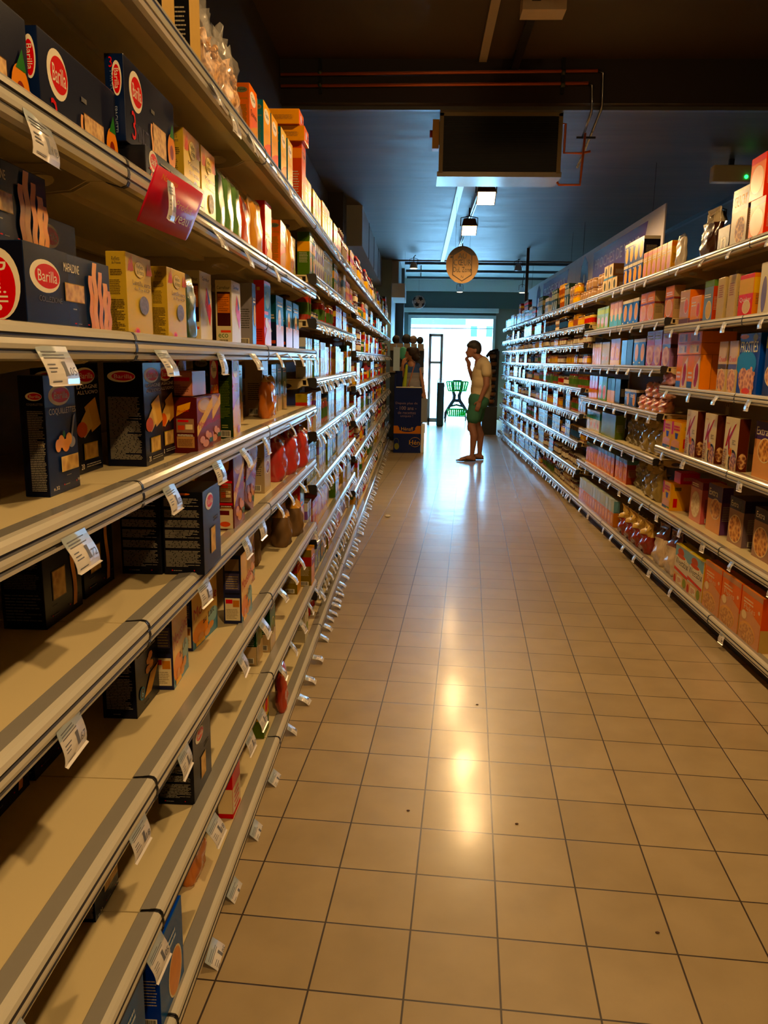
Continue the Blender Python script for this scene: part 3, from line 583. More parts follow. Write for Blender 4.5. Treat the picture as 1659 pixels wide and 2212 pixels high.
simple('orange_high', .12, .085, .30, '#d8692a', '#a8431a', 'food_box', 'food box', 'tall orange carton', '#e08a2a', (.78, .92, '#c9781c'), (.5, .3, .3, .15), PENNE, 'Tipiak', '#3a2010', None, (.2, .8, .8, .88))
simple('choco_cube', .09, .09, .09, '#2c5a2a', '#2c5a2a', 'food_box', 'food box', 'green carton', None, (.1, .5, '#c9a23a'), None, None, None, WH, (.2, .7, .8, .85, 2))
simple('green_veg', .11, .055, .205, '#35602a', '#0f3012', 'vegetable_mix_box', 'food box', 'green vegetable mix box', None, (.0, .35, '#b8a07a'), (.5, .45, .3, .15), food('veg', '#7a2a1a', '#6f8a3a', 30), None, WH, (.15, .82, .85, .93, 2), None, True)
simple('olive_box', .11, .075, .19, '#c98f1c', '#6a5a1a', 'food_box', 'food box', 'olive and yellow carton', None, (.55, .8, '#8a2a14'), None, None, None, WH, (.2, .7, .8, .85, 2), bar=True)
simple('beige_box', .12, .07, .22, '#b8a582', '#a8967a', 'flour_box', 'food box', 'beige carton with red print', None, None, (.5, .42, .28, .1), ink('#7a4a22'), None, '#8a2a1a', (.2, .6, .8, .85, 6), None, True)
simple('red_white', .1, .045, .16, '#c8321c', '#b8301a', 'food_box', 'food box', 'red and white carton', None, (.1, .6, '#dcc8a0'), None, None, None, RED, (.2, .15, .8, .55, 4))
simple('blue_pasta', .155, .045, .2, '#12508a', '#0e2f8a', 'pasta_box', 'pasta box', 'bright blue pasta box', '#123a9a', None, (.62, .3, .26, .26), mat('print_pasta_orange', '#d9861f', .35, 0, .2, 40), None, '#b8c8d8', (.1, .7, .7, .85, 2), None, True)
simple('white_box', .11, .085, .21, '#c9c1a4', '#a39a82', 'food_box', 'food box', 'off white carton with green leaves', None, None, (.5, .3, .3, .14), ink('#8a9a4a'), None, '#4a6a2a', (.2, .7, .8, .85, 3))
simple('green_tall_base', .095, .048, .225, '#4a6a24', '#4f5f1c', 'food_box', 'food box', 'tall green carton', None, (.3, .7, '#c9a23a'), (.5, .5, .25, .12), ink(RED), None, WH, None)
# cereal aisle
mb, f = carton(.235, .062, .262, '#d8741f'); F, R2 = f['F'], f['R']; R2.r(.01, .42, .99, .995, ink('#c9580c')); R2.r(.01, .005, .99, .42, ink('#b89a62')); F.r(0, .9, 1, 1, ink('#b88a6a')); F.l(.12, .72, .6, .84, 2, ink('#e8c8a0')); F.t(.16, .6, .7, .7, 'Flakes', ink('#e8c8a0')); F.e(.88, .7, .05, .04, ink('#e8c8a0'), 6); F.p([(0, 0), (1, 0), (1, .5), (.5, .62), (0, .5)], mat('print_apricot', '#d38c4c', .32, 0, .1, 30)); F.e(.2, .48, .15, .1, ink('#c79a74')); F.e(.2, .49, .12, .08, ink('#e6cfa8')); F.e(.42, .2, .4, .2, ink('#d9a56a')); F.e(.42, .18, .37, .17, food('oat_flakes', '#a8682c', '#dfa85c', 70)); f['T'].r(.02, .03, .98, .97, ink('#c07a4c'))
proto('oat', mb, .235, .062, .262, 'cereal_box', 'cereal box', 'orange flake cereal box')
mb, f = carton(.225, .07, .24, '#d8d0c0'); F = f['F']; F.r(0, .7, 1, 1, ink('#7fa8c0')); F.e(.4, .84, .22, .1, ink('#b3563a')); F.r(.0, .98, 1, 1, ink('#d8c030')); F.e(.5, .62, .46, .17, ink('#e3dcc8')); F.t(.06, .5, .96, .68, 'Weetabix', ink('#1f2440')); F.e(.45, .74, .3, .05, ink('#c8543a')); F.p([(0, .42), (1, .34), (1, .28), (0, .34)], ink('#c8451f')); F.r(0, 0, 1, .28, ink('#d0a878')); F.r(.25, .04, .62, .24, ink('#e3d8c0')); F.l(.3, .07, .58, .2, 4, ink('#a8452c')); F.e(.8, .14, .12, .12, ink('#7d8a3a')); F.e(.1, .1, .08, .12, ink('#b3402a')); f['T'].r(.02, .03, .98, .97, ink('#c9b23a')); f['R'].r(.02, .02, .98, .98, ink('#d0b040'))
proto('weet', mb, .225, .07, .24, 'cereal_box', 'cereal box', 'white and blue wheat biscuit box')
mb, f = carton(.25, .06, .30, '#123f9a'); F = f['F']; F.r(0, .86, 1, 1, ink('#0e2c74')); F.e(.2, .95, .22, .04, ink('#c0764a')); F.e(.75, .93, .12, .06, ink('#8a8a34')); F.e(.4, .5, .5, .22, ink('#2f7fc0')); F.t(.08, .68, .92, .86, 'FROSTIES', ink('#0a1f50'), 0); F.t(.07, .69, .91, .87, 'FROSTIES', ink('#e0e4d0'), 0)
for a, b, c in ((.4, .22, .3), (.62, .26, .26), (.3, .3, .22), (.55, .12, .34), (.7, .42, .06), (.85, .34, .06)): F.e(a, b, c, c * .62, CERE, 11)
F.e(.52, .05, .2, .05, ink('#d0502a'))
f['T'].r(.02, .03, .98, .97, ink('#b8a46a')); proto('frost', mb, .25, .06, .30, 'cereal_box', 'cereal box', 'bright blue frosted flakes box')
simple('frost2', .24, .06, .28, '#16255c', '#122050', 'cereal_box', 'cereal box', 'dark blue cereal box with a bowl', None, (.8, 1, '#8a8a3a'), (.5, .35, .42, .2), CERE, None, WH, None)
simple('crust', .115, .07, .268, '#cbb48c', '#c0a878', 'cereal_box', 'cereal box', 'cream crunchy muesli box', None, (.45, .55, '#4a3a22'), (.5, .22, .46, .22), CERE, 'Cruesli', RED, None, (.08, .6, .95, .7))
simple('crust_p', .115, .07, .268, '#cbb48c', '#c0a878', 'cereal_box', 'cereal box', 'cream and purple crunchy muesli box', None, (.45, .55, '#4a3a5c'), (.5, .22, .46, .22), CERE, 'Cruesli', RED, None, (.08, .6, .95, .7))
mb, f = carton(.205, .13, .20, '#c98a4a'); F, R2 = f['F'], f['R']; R2.r(.0, .0, 1, 1, ink('#d8830c')); F.r(0, 0, .5, 1, ink('#d9833a')); F.r(0, 0, .42, .2, ink('#1f4f86')); F.p([(.5, .6), (.95, .95), (1, 0), (.5, 0)], ink('#dcc8a4')); F.e(.75, .45, .14, .3, ink('#9a2434')); F.e(.7, .2, .12, .15, ink('#9a2434')); F.l(.08, .3, .42, .55, 2, ink(WH)); f['L'].r(0, 0, 1, 1, ink('#d8830c')); f['T'].r(0, 0, 1, 1, ink('#cf7a10')); R2.r(.485, 0, .5, 1, ink('#4a2a08'))
proto('wheatcube', mb, .205, .13, .20, 'biscuit_carton', 'food box', 'orange carton with red berries')
mb, f = carton(.205, .2, .066, '#d8830c'); F, R2 = f['F'], f['R']; F.r(.0, .0, 1, 1, ink('#d9863a')); F.r(.1, .12, .85, .88, ink('#c9b68a')); F.l(.15, .2, .5, .8, 5, ink('#8a8a7a'), .5); F.b(.66, .15, .82, .85, ink('#c9b68a'), ink('#2a2620')); f['T'].r(0, 0, 1, 1, ink('#c9780c'))
proto('wheatflat', mb, .205, .2, .066, 'biscuit_carton', 'food box', 'flat orange cream labelled carton')
mb, f = carton(.185, .055, .268, '#d5c8a8'); F = f['F']; f['R'].r(.0, .0, .98, 1, ink('#4a1f10')); f['R'].e(.5, .2, .4, .15, MUES); f['L'].r(.0, .0, 1, 1, ink('#c9bb98'))
F.t(.08, .86, .3, .9, 'Special', ink('#a8302a')); F.p([(.12, .42), (.26, .46), (.42, .84), (.3, .76)], ink('#98141c')); F.p([(.24, .56), (.7, .88), (.8, .9), (.36, .52)], ink('#98141c')); F.p([(.3, .56), (.4, .6), (.5, .3), (.4, .28)], ink('#98141c')); F.l(.6, .5, .85, .6, 3, ink('#8a8070'))
F.e(.72, .16, .28, .24, ink('#1c1410')); F.e(.76, .15, .24, .2, MUES); F.e(.55, .34, .11, .09, ink('#d9a41c')); F.e(.55, .34, .07, .055, ink('#c8501c')); F.l(.05, .04, .3, .4, 8, MUES, .6)
proto('kbox', mb, .185, .055, .268, 'cereal_box', 'cereal box', 'white cereal box with red K')
mb, f = carton(.17, .13, .178, '#d9a824'); F, R2 = f['F'], f['R']; F.r(0, .55, .2, 1, ink('#c0344a')); F.l(.25, .7, .9, .9, 2, ink('#b8301c'), .7); F.p([(.4, .62), (.75, .62), (.68, .42), (.48, .42)], ink('#22386a')); F.p([(0, 0), (1, 0), (.9, .35), (.4, .4), (.1, .3)], mat('print_biscuit', '#d99438', .35, 0, .15, 50)); F.r(.05, .02, .6, .12, ink('#23406a')); F.r(.6, .06, .95, .12, ink('#4a7a3a')); R2.r(.0, 0, 1, 1, ink('#cf9a0a')); R2.b(.15, .72, .55, .88, ink('#cfa83a'), ink('#23201a')); R2.r(.15, .12, .35, .45, ink('#b8301c')); f['T'].r(0, 0, 1, 1, ink('#d8902a'))
proto('crac', mb, .17, .13, .178, 'biscuit_box', 'food box', 'yellow chocolate biscuit box')
simple('extra', .2, .06, .27, '#d09a6c', '#5a3a5c', 'cereal_box', 'cereal box', 'purple and peach muesli box', None, (.68, 1, '#3f2a5c'), (.6, .5, .34, .2), CERE, 'Extra', WH, None, (.08, .76, .7, .9))
simple('extra_d', .18, .16, .25, '#9a7a68', '#6a5a5c', 'cereal_box', 'cereal box', 'brown muesli box with purple top', '#2a1c34', (.74, 1, '#281c3a'), (.5, .34, .42, .28), CERE, 'Extra', WH, None, (.1, .8, .6, .92), True)
simple('pinkbox_r', .19, .14, .25, '#c98a7a', '#b8605c', 'cereal_box', 'cereal box', 'pink cereal box with pale picture', '#b84a4a', (.82, 1, '#7a3444'), (.5, .42, .36, .3), CREAMF, None, WH, (.1, .86, .7, .95, 2), None, True)
simple('pink_lid', .12, .12, .07, '#c0445c', '#a82c40', 'food_box', 'food box', 'small pink red carton', '#c8506a')
simple('tall_red', .175, .09, .205, '#d8702c', '#c8421c', 'cereal_box', 'cereal box', 'red and orange cereal box', '#c8421c', (.84, 1, '#c8321c'), (.5, .45, .4, .3), mat('print_swirl', '#df9a5a', .3, 0, .25, 14), None, WH, None)
simple('darkpack', .09, .06, .27, '#c0a068', '#101114', 'pasta_packet', 'food box', 'dark packet with pale golden front')
simple('cookie', .2, .06, .30, '#b8b0a0', '#6a5644', 'biscuit_box', 'food box', 'white and navy cookie box', None, (.62, .95, '#1c1830'), (.6, .3, .3, .22), MUES, 'CRUNCHY', ORG, None, (.12, .7, .9, .88))
simple('nbox', .17, .08, .14, '#1d120c', '#241610', 'chocolate_box', 'food box', 'dark brown chocolate box with a white n', None, None, None, None, 'n', '#d8cfc0', None, (.3, .1, .75, .62))
simple('yellow_red', .105, .07, .2, '#d8a84a', '#c89428', 'biscuit_box', 'food box', 'yellow and red biscuit box', None, (.82, .96, '#c8702c'), (.5, .35, .34, .26), mat('print_stripe_red', '#d0562a', .35, 0, .3, 25), None, WH, (.15, .66, .85, .8, 2))
simple('navy_yellow', .13, .12, .165, '#1c3a78', '#1a1a2a', 'biscuit_box', 'food box', 'navy box with golden biscuit', '#15182a', (.86, 1, '#cfc6b0'), (.55, .45, .3, .34), ink('#d8a038'), None, WH, (.1, .75, .6, .83, 1))
simple('kraft', .16, .14, .12, '#c9b796', '#6a4a30', 'biscuit_box', 'food box', 'kraft coloured box with dark leaf', '#8a6a48', (0, .12, '#5a8ab0'), (.5, .55, .2, .3), ink('#4a4a40'))
simple('grey_orange', .175, .09, .215, '#b89478', '#d8791a', 'biscuit_box', 'food box', 'grey and orange biscuit carton', '#d0781c', (0, .2, '#6a5470'), (.7, .55, .2, .2), ink('#c8643a'), None, WH, (.1, .7, .6, .85, 2))
simple('orange_carton', .175, .12, .165, '#d9935a', '#d67a12', 'biscuit_box', 'food box', 'bright orange biscuit carton', '#c9700c', (0, .18, '#6a4a5a'), (.75, .5, .14, .25), ink('#c8543a'), None, WH, (.1, .65, .55, .85, 2))
simple('blue_red', .135, .05, .235, '#6f86a0', '#a8442c', 'biscuit_box', 'food box', 'blue and red cracker box', None, (.85, 1, '#5a7a3a'), (.6, .3, .3, .2), ink('#cdb070'), None, WH, (.1, .6, .8, .7, 2))
simple('beige_tall', .105, .09, .232, '#b8a272', '#a8946a', 'biscuit_box', 'food box', 'plain beige carton', '#9a8a60', None, None, None, None, '#8a5a4a', (.2, .55, .8, .85, 6))
simple('red_yellow', .17, .1, .215, '#c8341c', '#c07a24', 'oat_box', 'food box', 'red and yellow oat box', None, (.55, .9, '#c9a030'), (.6, .25, .25, .14), ink('#cdb088'), 'Quaker', WH, None, (.1, .36, .9, .48))
simple('stripes', .19, .06, .25, '#c9c3b0', '#a8a090', 'cereal_box', 'cereal box', 'white cereal box with purple stripes', None, None, (.3, .4, .16, .34), mat('print_purple', '#5a4a7a', .3, 0, .3, 30), None, WH, None)
simple('cookie_tall', .17, .07, .215, '#c8791c', '#a8906a', 'biscuit_box', 'food box', 'orange biscuit box with round biscuit', '#5a2a12', (.6, .66, '#6a2a14'), (.5, .34, .34, .24), ink('#cf9a5a'), None, WH, (.15, .72, .85, .85, 2))
simple('blue_cookie', .15, .06, .2, '#2c5a9a', '#1a2446', 'biscuit_box', 'food box', 'blue biscuit box', '#d8d2c0', (.88, 1, '#d8d2c0'), (.6, .5, .28, .3), ink('#c9955a'), None, WH, (.1, .1, .6, .2, 1))
simple('pink_teal', .13, .06, .22, '#b8928c', '#a8886a', 'biscuit_box', 'food box', 'pink and teal biscuit box', '#b8727a', (0, .5, '#5a9a98'), (.5, .5, .26, .22), ink('#d8c0a0'))
simple('lime', .14, .07, .2, '#8fae7a', '#8a9a2c', 'biscuit_box', 'food box', 'lime green biscuit box', None, (.7, .9, '#a8bf4a'), (.5, .35, .3, .2), ink('#c8a090'))
simple('patis_red', .17, .06, .245, '#8a1c2a', '#7a1824', 'cake_mix_box', 'food box', 'crimson cake mix box', None, (.4, .6, '#a8603a'), (.5, .3, .38, .24), food('berries', '#8a1c2a', '#d8a080', 25), None, WH, (.1, .76, .8, .92, 2))
simple('patis_lilac', .17, .06, .245, '#9a78a8', '#8a6a98', 'cake_mix_box', 'food box', 'lilac cake mix box', None, (.5, .6, '#3a3044'), (.5, .28, .38, .24), food('berries2', '#9a3a4a', '#d8a8a0', 25), None, WH, (.2, .78, .8, .9, 1))
simple('patis_yellow', .15, .06, .22, '#b8862c', '#c08a1c', 'cake_mix_box', 'food box', 'golden yellow cake mix box', None, (0, .2, '#d8b83a'), (.5, .45, .34, .22), ink('#d8a84a'))
simple('beige_sach', .13, .06, .2, '#a89a6a', '#8a7a50', 'sugar_box', 'food box', 'khaki sugar carton', None, None, (.4, .3, .2, .1), ink('#b87a4a'))
simple('white_sach', .085, .03, .2, '#c89a7a', '#c8c0b4', 'sachet', 'sachet', 'orange and white sachet', None, (.8, 1, '#cfcac0'), (.5, .5, .2, .24), ink('#b8562c'))
simple('navy_small', .16, .06, .13, '#2a3c5c', '#1a1f30', 'biscuit_pack', 'food box', 'small navy biscuit pack', None, (.85, 1, '#c9c2b0'), (.65, .42, .18, .34), ink('#c98a4a'), None, WH, (.08, .55, .6, .75, 2))
simple('dark_small', .16, .06, .2, '#0e1420', '#0c0f18', 'biscuit_pack', 'food box', 'black and teal biscuit pack')
simple('blue_wafer', .12, .05, .2, '#1f5a9a', '#12284a', 'biscuit_pack', 'food box', 'blue wafer pack', None, (0, .5, '#c9a27a'))
simple('green_leaf', .15, .06, .21, '#5a8a2a', '#4a6a20', 'biscuit_pack', 'food box', 'green orange leaf biscuit pack', None, None, (.5, .35, .3, .28), ink('#c9742c'))
simple('red_wafer', .11, .05, .21, '#b8343c', '#a82c30', 'biscuit_pack', 'food box', 'red wafer pack', None, (0, .4, '#c9843a'))
simple('teal_white', .13, .06, .19, '#c9c0ac', '#8aa090', 'biscuit_pack', 'food box', 'teal and white biscuit pack', None, (.6, .9, '#2f7a70'), (.5, .3, .2, .15), ink('#b8643a'))
simple('green_plain', .16, .08, .2, '#6a7a34', '#5a6a2c', 'biscuit_pack', 'food box', 'plain olive green box')
simple('juice', .115, .09, .19, '#c9792c', '#8a3a1c', 'juice_carton', 'drink carton', 'orange fruit juice carton', '#5a7a8a', (.82, 1, '#5a7f8c'), (.5, .4, .3, .26), food('fruit', '#b8401c', '#e0a040', 20), None, WH, None)
simple('bluewhite', .09, .05, .215, '#a8b4b4', '#6f9aa8', 'snack_pack', 'food box', 'pale blue snack pack', None, (0, .55, '#b8763a'), (.5, .3, .2, .14), ink('#d8a05a'))
# bags
def bagp(key, w, d, h, m, name, cat, desc, seed=1, neck=.16, cr=.006, mt=None, print_=None):
    mb = bag(w, d, h, m, seed, neck, crumple=cr, mt=mt); 
    proto(key, mb, w, d, h, name, cat, desc)
bagp('redbag', .15, .1, .2, foil('#b8322c'), 'rice_bag', 'bag', 'glossy red bag', 3, .2, .007, foil('#8a1c24'))
bagp('brownbag', .11, .09, .17, mat('kraft_paper', '#6a4c24', .6, 0, .15, 20), 'flour_bag', 'bag', 'kraft brown paper bag', 4, .18, .005)
bagp('brownbag_y', .11, .09, .18, mat('kraft_paper', '#6a4c24', .6, 0, .15, 20), 'flour_bag', 'bag', 'brown bag with yellow folded top', 5, .26, .007, foil('#c9922a'))
bagp('greenpouch', .1, .05, .215, foil('#5f8a44'), 'rice_pouch', 'bag', 'green and silver pouch', 6, .08, .002, foil('#cfd0bc'))
bagp('dgreenpouch', .11, .045, .165, foil('#1f4a2c'), 'rice_pouch', 'bag', 'dark green foil pouch', 7, .1, .003)
bagp('yellowpouch', .16, .06, .22, foil('#d0902a'), 'rice_pouch', 'bag', 'golden yellow pouch', 8, .12, .004, foil('#d8cfb0'))
bagp('redpouch', .12, .05, .2, foil('#c84a24'), 'rice_pouch', 'bag', 'red and yellow pouch', 9, .1, .003, foil('#d9a02a'))
bagp('goldbag', .16, .1, .22, foil('#9a8440'), 'sweet_bag', 'bag', 'olive gold foil bag', 10, .22, .016, foil('#b89a50'))
bagp('goldbag2', .16, .1, .24, foil('#6a5c2c'), 'sweet_bag', 'bag', 'dull olive foil bag', 11, .25, .02, foil('#8a7434'))
bagp('madeleine', .19, .11, .2, foil('#8a2414'), 'cake_bag', 'bag', 'dark red bag with gold gathered top', 12, .38, .018, foil('#d0a848'))
bagp('cerealbag', .2, .12, .26, mat('cereal_bag', '#d8c0a0', .25, 0, .25, 30, coat=.5), 'cereal_bag', 'bag', 'cream puffed cereal bag with maroon top', 13, .35, .014, foil('#6a3434'))
bagp('yellowbag', .18, .09, .23, foil('#c9a04a'), 'snack_bag', 'bag', 'yellow foil snack bag', 14, .2, .014, foil('#8a7a34'))
bagp('candy', .16, .08, .095, food('candy_red', '#c02a34', '#e6b8a0', 14, .3), 'sweet_bag', 'bag', 'red and cream twisted sweet pack', 15, .2, .012, foil('#c8909a'))
bagp('candypink', .15, .08, .095, food('candy_pink', '#b84a8a', '#e0b8c8', 16, .3), 'sweet_bag', 'bag', 'pink sweet pack', 16, .2, .012)
bagp('leanbag', .13, .05, .21, mat('print_pack_white', '#c9bca8', .25, 0, .3, 18, coat=.5), 'chip_bag', 'bag', 'white and brown snack pack', 17, .12, .005, foil('#3a4a6a'))
bagp('chocobag', .2, .1, .27, foil('#3a1c10'), 'cereal_bag', 'bag', 'brown chocolate cereal bag', 18, .3, .012, foil('#b8a888'))
bagp('frozenbag', .22, .05, .17, foil('#b8391c'), 'soup_bag', 'bag', 'red and orange soup bag', 19, .12, .006, foil('#d08a3a'))
bagp('orangebag', .12, .06, .16, foil('#c9701c'), 'snack_bag', 'bag', 'orange snack bag', 20, .14, .006, foil('#d8a84a'))
# transparent bag of pasta balls with contents and film
def clearbag(key, seed):
    film = bag(.17, .09, .26, FILM, seed, .26, crumple=.012); inner = MB(); R = random.Random(seed)
    pil = bag(.155, .078, .19, NUTS, seed + 1, .3, crumple=.01); 
    for i in range(150):
        t = R.random(); a = R.random() * 6.28; z = .012 + t * .155
        pil.ell((.066 * math.cos(a), .045 + .034 * math.sin(a), z), (.0085, .0085, .0085), NUTS, 8, 5)
    proto(key, pil, .17, .09, .26, 'pasta_bag', 'bag', 'clear bag of brown pasta', [('film', film)])
clearbag('clear1', 31); clearbag('clear2', 47)
# -- jars, bottles, cans (single mesh: far and small); near ones carry lid and label as parts
def jar(key, r, h, content, lid, label, name, desc, parts=False, n=14, lidh=.016):
    g = MB(); g.lathe([(r * .9, 0), (r, .004), (r, h - lidh - .012), (r * .82, h - lidh)], content, n)
    l = MB() if parts else g; l.lathe([(r * .86, h - lidh), (r * .9, h - lidh + .002), (r * .9, h - .002), (r * .84, h)], lid, n)
    p = MB() if parts else g; z0, z1 = h * .2, h * .62
    p.lathe([(r * 1.012, z0), (r * 1.012, z1)], label, n, cap=(False, False))
    proto(key, g, r * 2, r * 2, h, name, 'jar', desc, [('lid', l), ('paper_label', p)] if parts else ())
    m = PROTO[key]
    for me_ in [m[0]] + [q[1] for q in m[1]]: me_.transform(Matrix.Translation((0, r, 0)))
def bottle(key, r, h, content, cap, label, name, desc, cat='bottle', parts=False, n=14):
    g = MB(); g.lathe([(r * .9, 0), (r, .006), (r, h * .56), (r * .9, h * .64), (r * .36, h * .8), (r * .34, h * .93)], content, n)
    l = MB() if parts else g; l.lathe([(r * .4, h * .91), (r * .4, h), ], cap, n)
    p = MB() if parts else g; p.lathe([(r * 1.012, h * .12), (r * 1.012, h * .5)], label, n, cap=(False, False))
    proto(key, g, r * 2, r * 2, h, name, cat, desc, [('cap', l), ('paper_label', p)] if parts else ())
    m = PROTO[key]
    for me_ in [m[0]] + [q[1] for q in m[1]]: me_.transform(Matrix.Translation((0, r, 0)))
def glassy(n_, c): return mat('glass_' + n_, c, .06, 0, .1, 15, coat=.8)
def metal(n_, c): return mat('metal_' + n_, c, .25, .8)
HONEY, JAM, DARKJ, PICK, MUST, OLIVE = glassy('honey', '#c07a1c'), glassy('jam', '#5a1218'), glassy('coffee', '#1c100a'), glassy('pickle', '#5f6a24'), glassy('mustard', '#c9a23a'), glassy('olive', '#34401a')
GOLD, SILV, REDL, BLKL = metal('gold', '#b8924a'), metal('silver', '#b0b2b4'), mat('lid_red', '#a82420', .3), mat('lid_black', '#141212', .35)
LW, LY, LR, LB_, LG = ink('#d8d0bc'), ink('#d0a83c'), ink('#a8302a'), ink('#2a4a7a'), ink('#4a6a34')
jar('honey', .036, .105, HONEY, GOLD, LY, 'honey_jar', 'amber honey jar', n=12); jar('jam', .036, .1, JAM, SILV, LW, 'jam_jar', 'dark red jam jar', n=12)
jar('coffee', .04, .145, DARKJ, GOLD, LB_, 'coffee_jar', 'dark coffee jar', n=12); jar('pickle', .037, .13, PICK, REDL, LG, 'pickle_jar', 'green pickle jar', n=12)
jar('mustard', .033, .11, MUST, BLKL, LR, 'mustard_jar', 'yellow mustard jar', n=12); jar('spread', .042, .12, glassy('spread', '#3c1c0c'), mat('lid_white', '#d0ccc4', .35), LW, 'spread_jar', 'brown spread jar', n=12)
jar('sauce', .035, .135, glassy('tomato', '#a8301a'), GOLD, LG, 'sauce_jar', 'red tomato sauce jar', n=12); jar('babyjar', .03, .07, glassy('puree', '#b8742c'), SILV, LW, 'puree_jar', 'small orange puree jar', n=12)
jar('spice', .024, .1, glassy('spice', '#8a4a1c'), BLKL, LY, 'spice_jar', 'small spice jar', n=10)
jar('tub', .06, .1, mat('tub_brown', '#8a5f34', .4, 0, .2, 40), mat('tub_lid', '#b08a58', .35), mat('tub_label', '#9a7448', .4, 0, .2, 40), 'cookie_tub', 'round brown cookie tub', n=18, lidh=.012)
jar('potyellow', .055, .14, ink('#b8862a'), ink('#c9a04a'), ink('#8a4a1a'), 'cocoa_tub', 'yellow round tub', n=16)
bottle('oil', .034, .27, glassy('oil', '#a8902c'), GOLD, LG, 'oil_bottle', 'golden oil bottle', n=12); bottle('vinegar', .032, .26, glassy('vinegar', '#5a2414'), BLKL, LW, 'vinegar_bottle', 'brown vinegar bottle', n=12)
bottle('syrup', .036, .24, glassy('syrup', '#3c1038'), REDL, LY, 'syrup_bottle', 'purple syrup bottle', n=12); bottle('ketchup', .034, .2, mat('plastic_red', '#a8201a', .3), mat('lid_white', '#d0ccc4', .35), LY, 'sauce_bottle', 'red sauce bottle', n=12)
bottle('passata', .04, .24, glassy('passata', '#7a2a12'), mat('cap_cream', '#b8a890', .4), ink('#a89a88'), 'passata_bottle', 'brown red passata bottle', parts=True, n=20)
def can(key, r, h, m1, m2, name, desc):
    g = MB(); g.lathe([(r * .96, 0), (r, .003), (r, .008)], SILV, 12, cap=(True, False)); g.lathe([(r * .985, .008), (r * .985, h - .008)], m1, 12, cap=(False, False)); g.lathe([(r * .99, h * .55), (r * .99, h * .78)], m2, 12, cap=(False, False)); g.lathe([(r, h - .008), (r, h - .002), (r * .93, h), (r * .9, h - .003)], SILV, 12, cap=(False, True))
    g.v = [(x, y + r, z) for x, y, z in g.v]; proto(key, g, 2 * r, 2 * r, h, name, 'can', desc)
can('can_green', .037, .11, ink('#2f5f2c'), LW, 'tin_can', 'green tin of vegetables'); can('can_red', .037, .11, ink('#a82c20'), LW, 'tomato_can', 'red tomato tin'); can('can_yellow', .037, .11, ink('#c9a02c'), LG, 'sweetcorn_can', 'yellow sweetcorn tin'); can('can_blue', .043, .055, ink('#2c4f8a'), LW, 'fish_can', 'flat blue fish tin')
# far cartons
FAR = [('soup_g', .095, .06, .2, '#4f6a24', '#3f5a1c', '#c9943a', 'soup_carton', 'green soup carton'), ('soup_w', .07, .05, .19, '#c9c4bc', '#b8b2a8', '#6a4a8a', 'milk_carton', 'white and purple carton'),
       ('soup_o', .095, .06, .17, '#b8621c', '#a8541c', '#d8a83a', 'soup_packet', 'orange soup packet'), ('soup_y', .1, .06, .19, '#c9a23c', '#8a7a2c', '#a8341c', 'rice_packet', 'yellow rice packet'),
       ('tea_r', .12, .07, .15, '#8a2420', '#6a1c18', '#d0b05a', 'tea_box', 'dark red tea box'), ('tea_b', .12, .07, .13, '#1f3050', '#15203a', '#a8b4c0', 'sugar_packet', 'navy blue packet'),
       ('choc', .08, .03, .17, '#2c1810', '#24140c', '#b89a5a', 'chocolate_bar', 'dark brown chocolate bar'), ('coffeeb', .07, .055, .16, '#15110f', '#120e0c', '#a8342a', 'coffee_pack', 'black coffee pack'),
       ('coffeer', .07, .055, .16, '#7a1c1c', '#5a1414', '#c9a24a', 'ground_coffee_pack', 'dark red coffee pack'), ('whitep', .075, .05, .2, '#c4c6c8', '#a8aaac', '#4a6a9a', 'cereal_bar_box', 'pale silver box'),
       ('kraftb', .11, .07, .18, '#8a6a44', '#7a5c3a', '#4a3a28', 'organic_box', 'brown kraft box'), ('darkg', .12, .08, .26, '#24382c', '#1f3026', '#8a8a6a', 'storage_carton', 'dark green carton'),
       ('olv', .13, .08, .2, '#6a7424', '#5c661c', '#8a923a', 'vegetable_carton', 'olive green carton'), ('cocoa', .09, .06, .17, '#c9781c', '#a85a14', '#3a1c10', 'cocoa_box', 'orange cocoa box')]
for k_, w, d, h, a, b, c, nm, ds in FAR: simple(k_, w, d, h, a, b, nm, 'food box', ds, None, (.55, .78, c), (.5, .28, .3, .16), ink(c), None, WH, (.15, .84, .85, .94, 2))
# ------------------------------------------------------------------ the nearest left shelves, thing by thing
L = 'L'
# top shelf
near('darkpack', L, 7, -.60, 1.68, 'dark packet with pale front, first on the top left shelf')
near('darkpack', L, 7, -.575, 1.84, 'dark packet with pale front, second on the top left shelf'); near('darkpack', L, 7, -.56, 2.0, 'dark packet with pale front just before the clear pasta bags')
near('clear1', L, 7, -.555, 2.16, 'clear bag of brown pasta balls, nearer one on the top left shelf'); near('clear2', L, 7, -.55, 2.36, 'clear bag of brown pasta balls with twisted top beside the orange quinoa box')
near('quinoa', L, 7, -.56, 2.66, 'orange quinoa box standing right after the clear pasta bags'); near('beige_tall', L, 7, -.58, 2.79, 'beige carton squeezed behind the orange quinoa box')
near('boulgour', L, 7, -.56, 2.89, 'yellow and blue grain box, nearer of two on top left shelf'); near('boulgour', L, 7, -.56, 3.04, 'yellow and blue grain box before the teal one', bay=2)
near('epeautre', L, 7, -.56, 3.24, 'teal grain box with yellow front, nearer one on top left shelf', bay=2); near('epeautre', L, 7, -.56, 3.40, 'teal and yellow grain box beside the tall orange carton', bay=2)
near('orange_high', L, 7, -.545, 3.70, 'tall orange carton under the two flat orange boxes', bay=2)
near('orange_small', L, 7, -.53, 3.68, 'lower flat orange box jutting out on the tall orange carton', dz=.302, bay=2); near('orange_small', L, 7, -.55, 3.66, 'upper flat orange box on top of the top left shelf stack', dz=.366, bay=2)
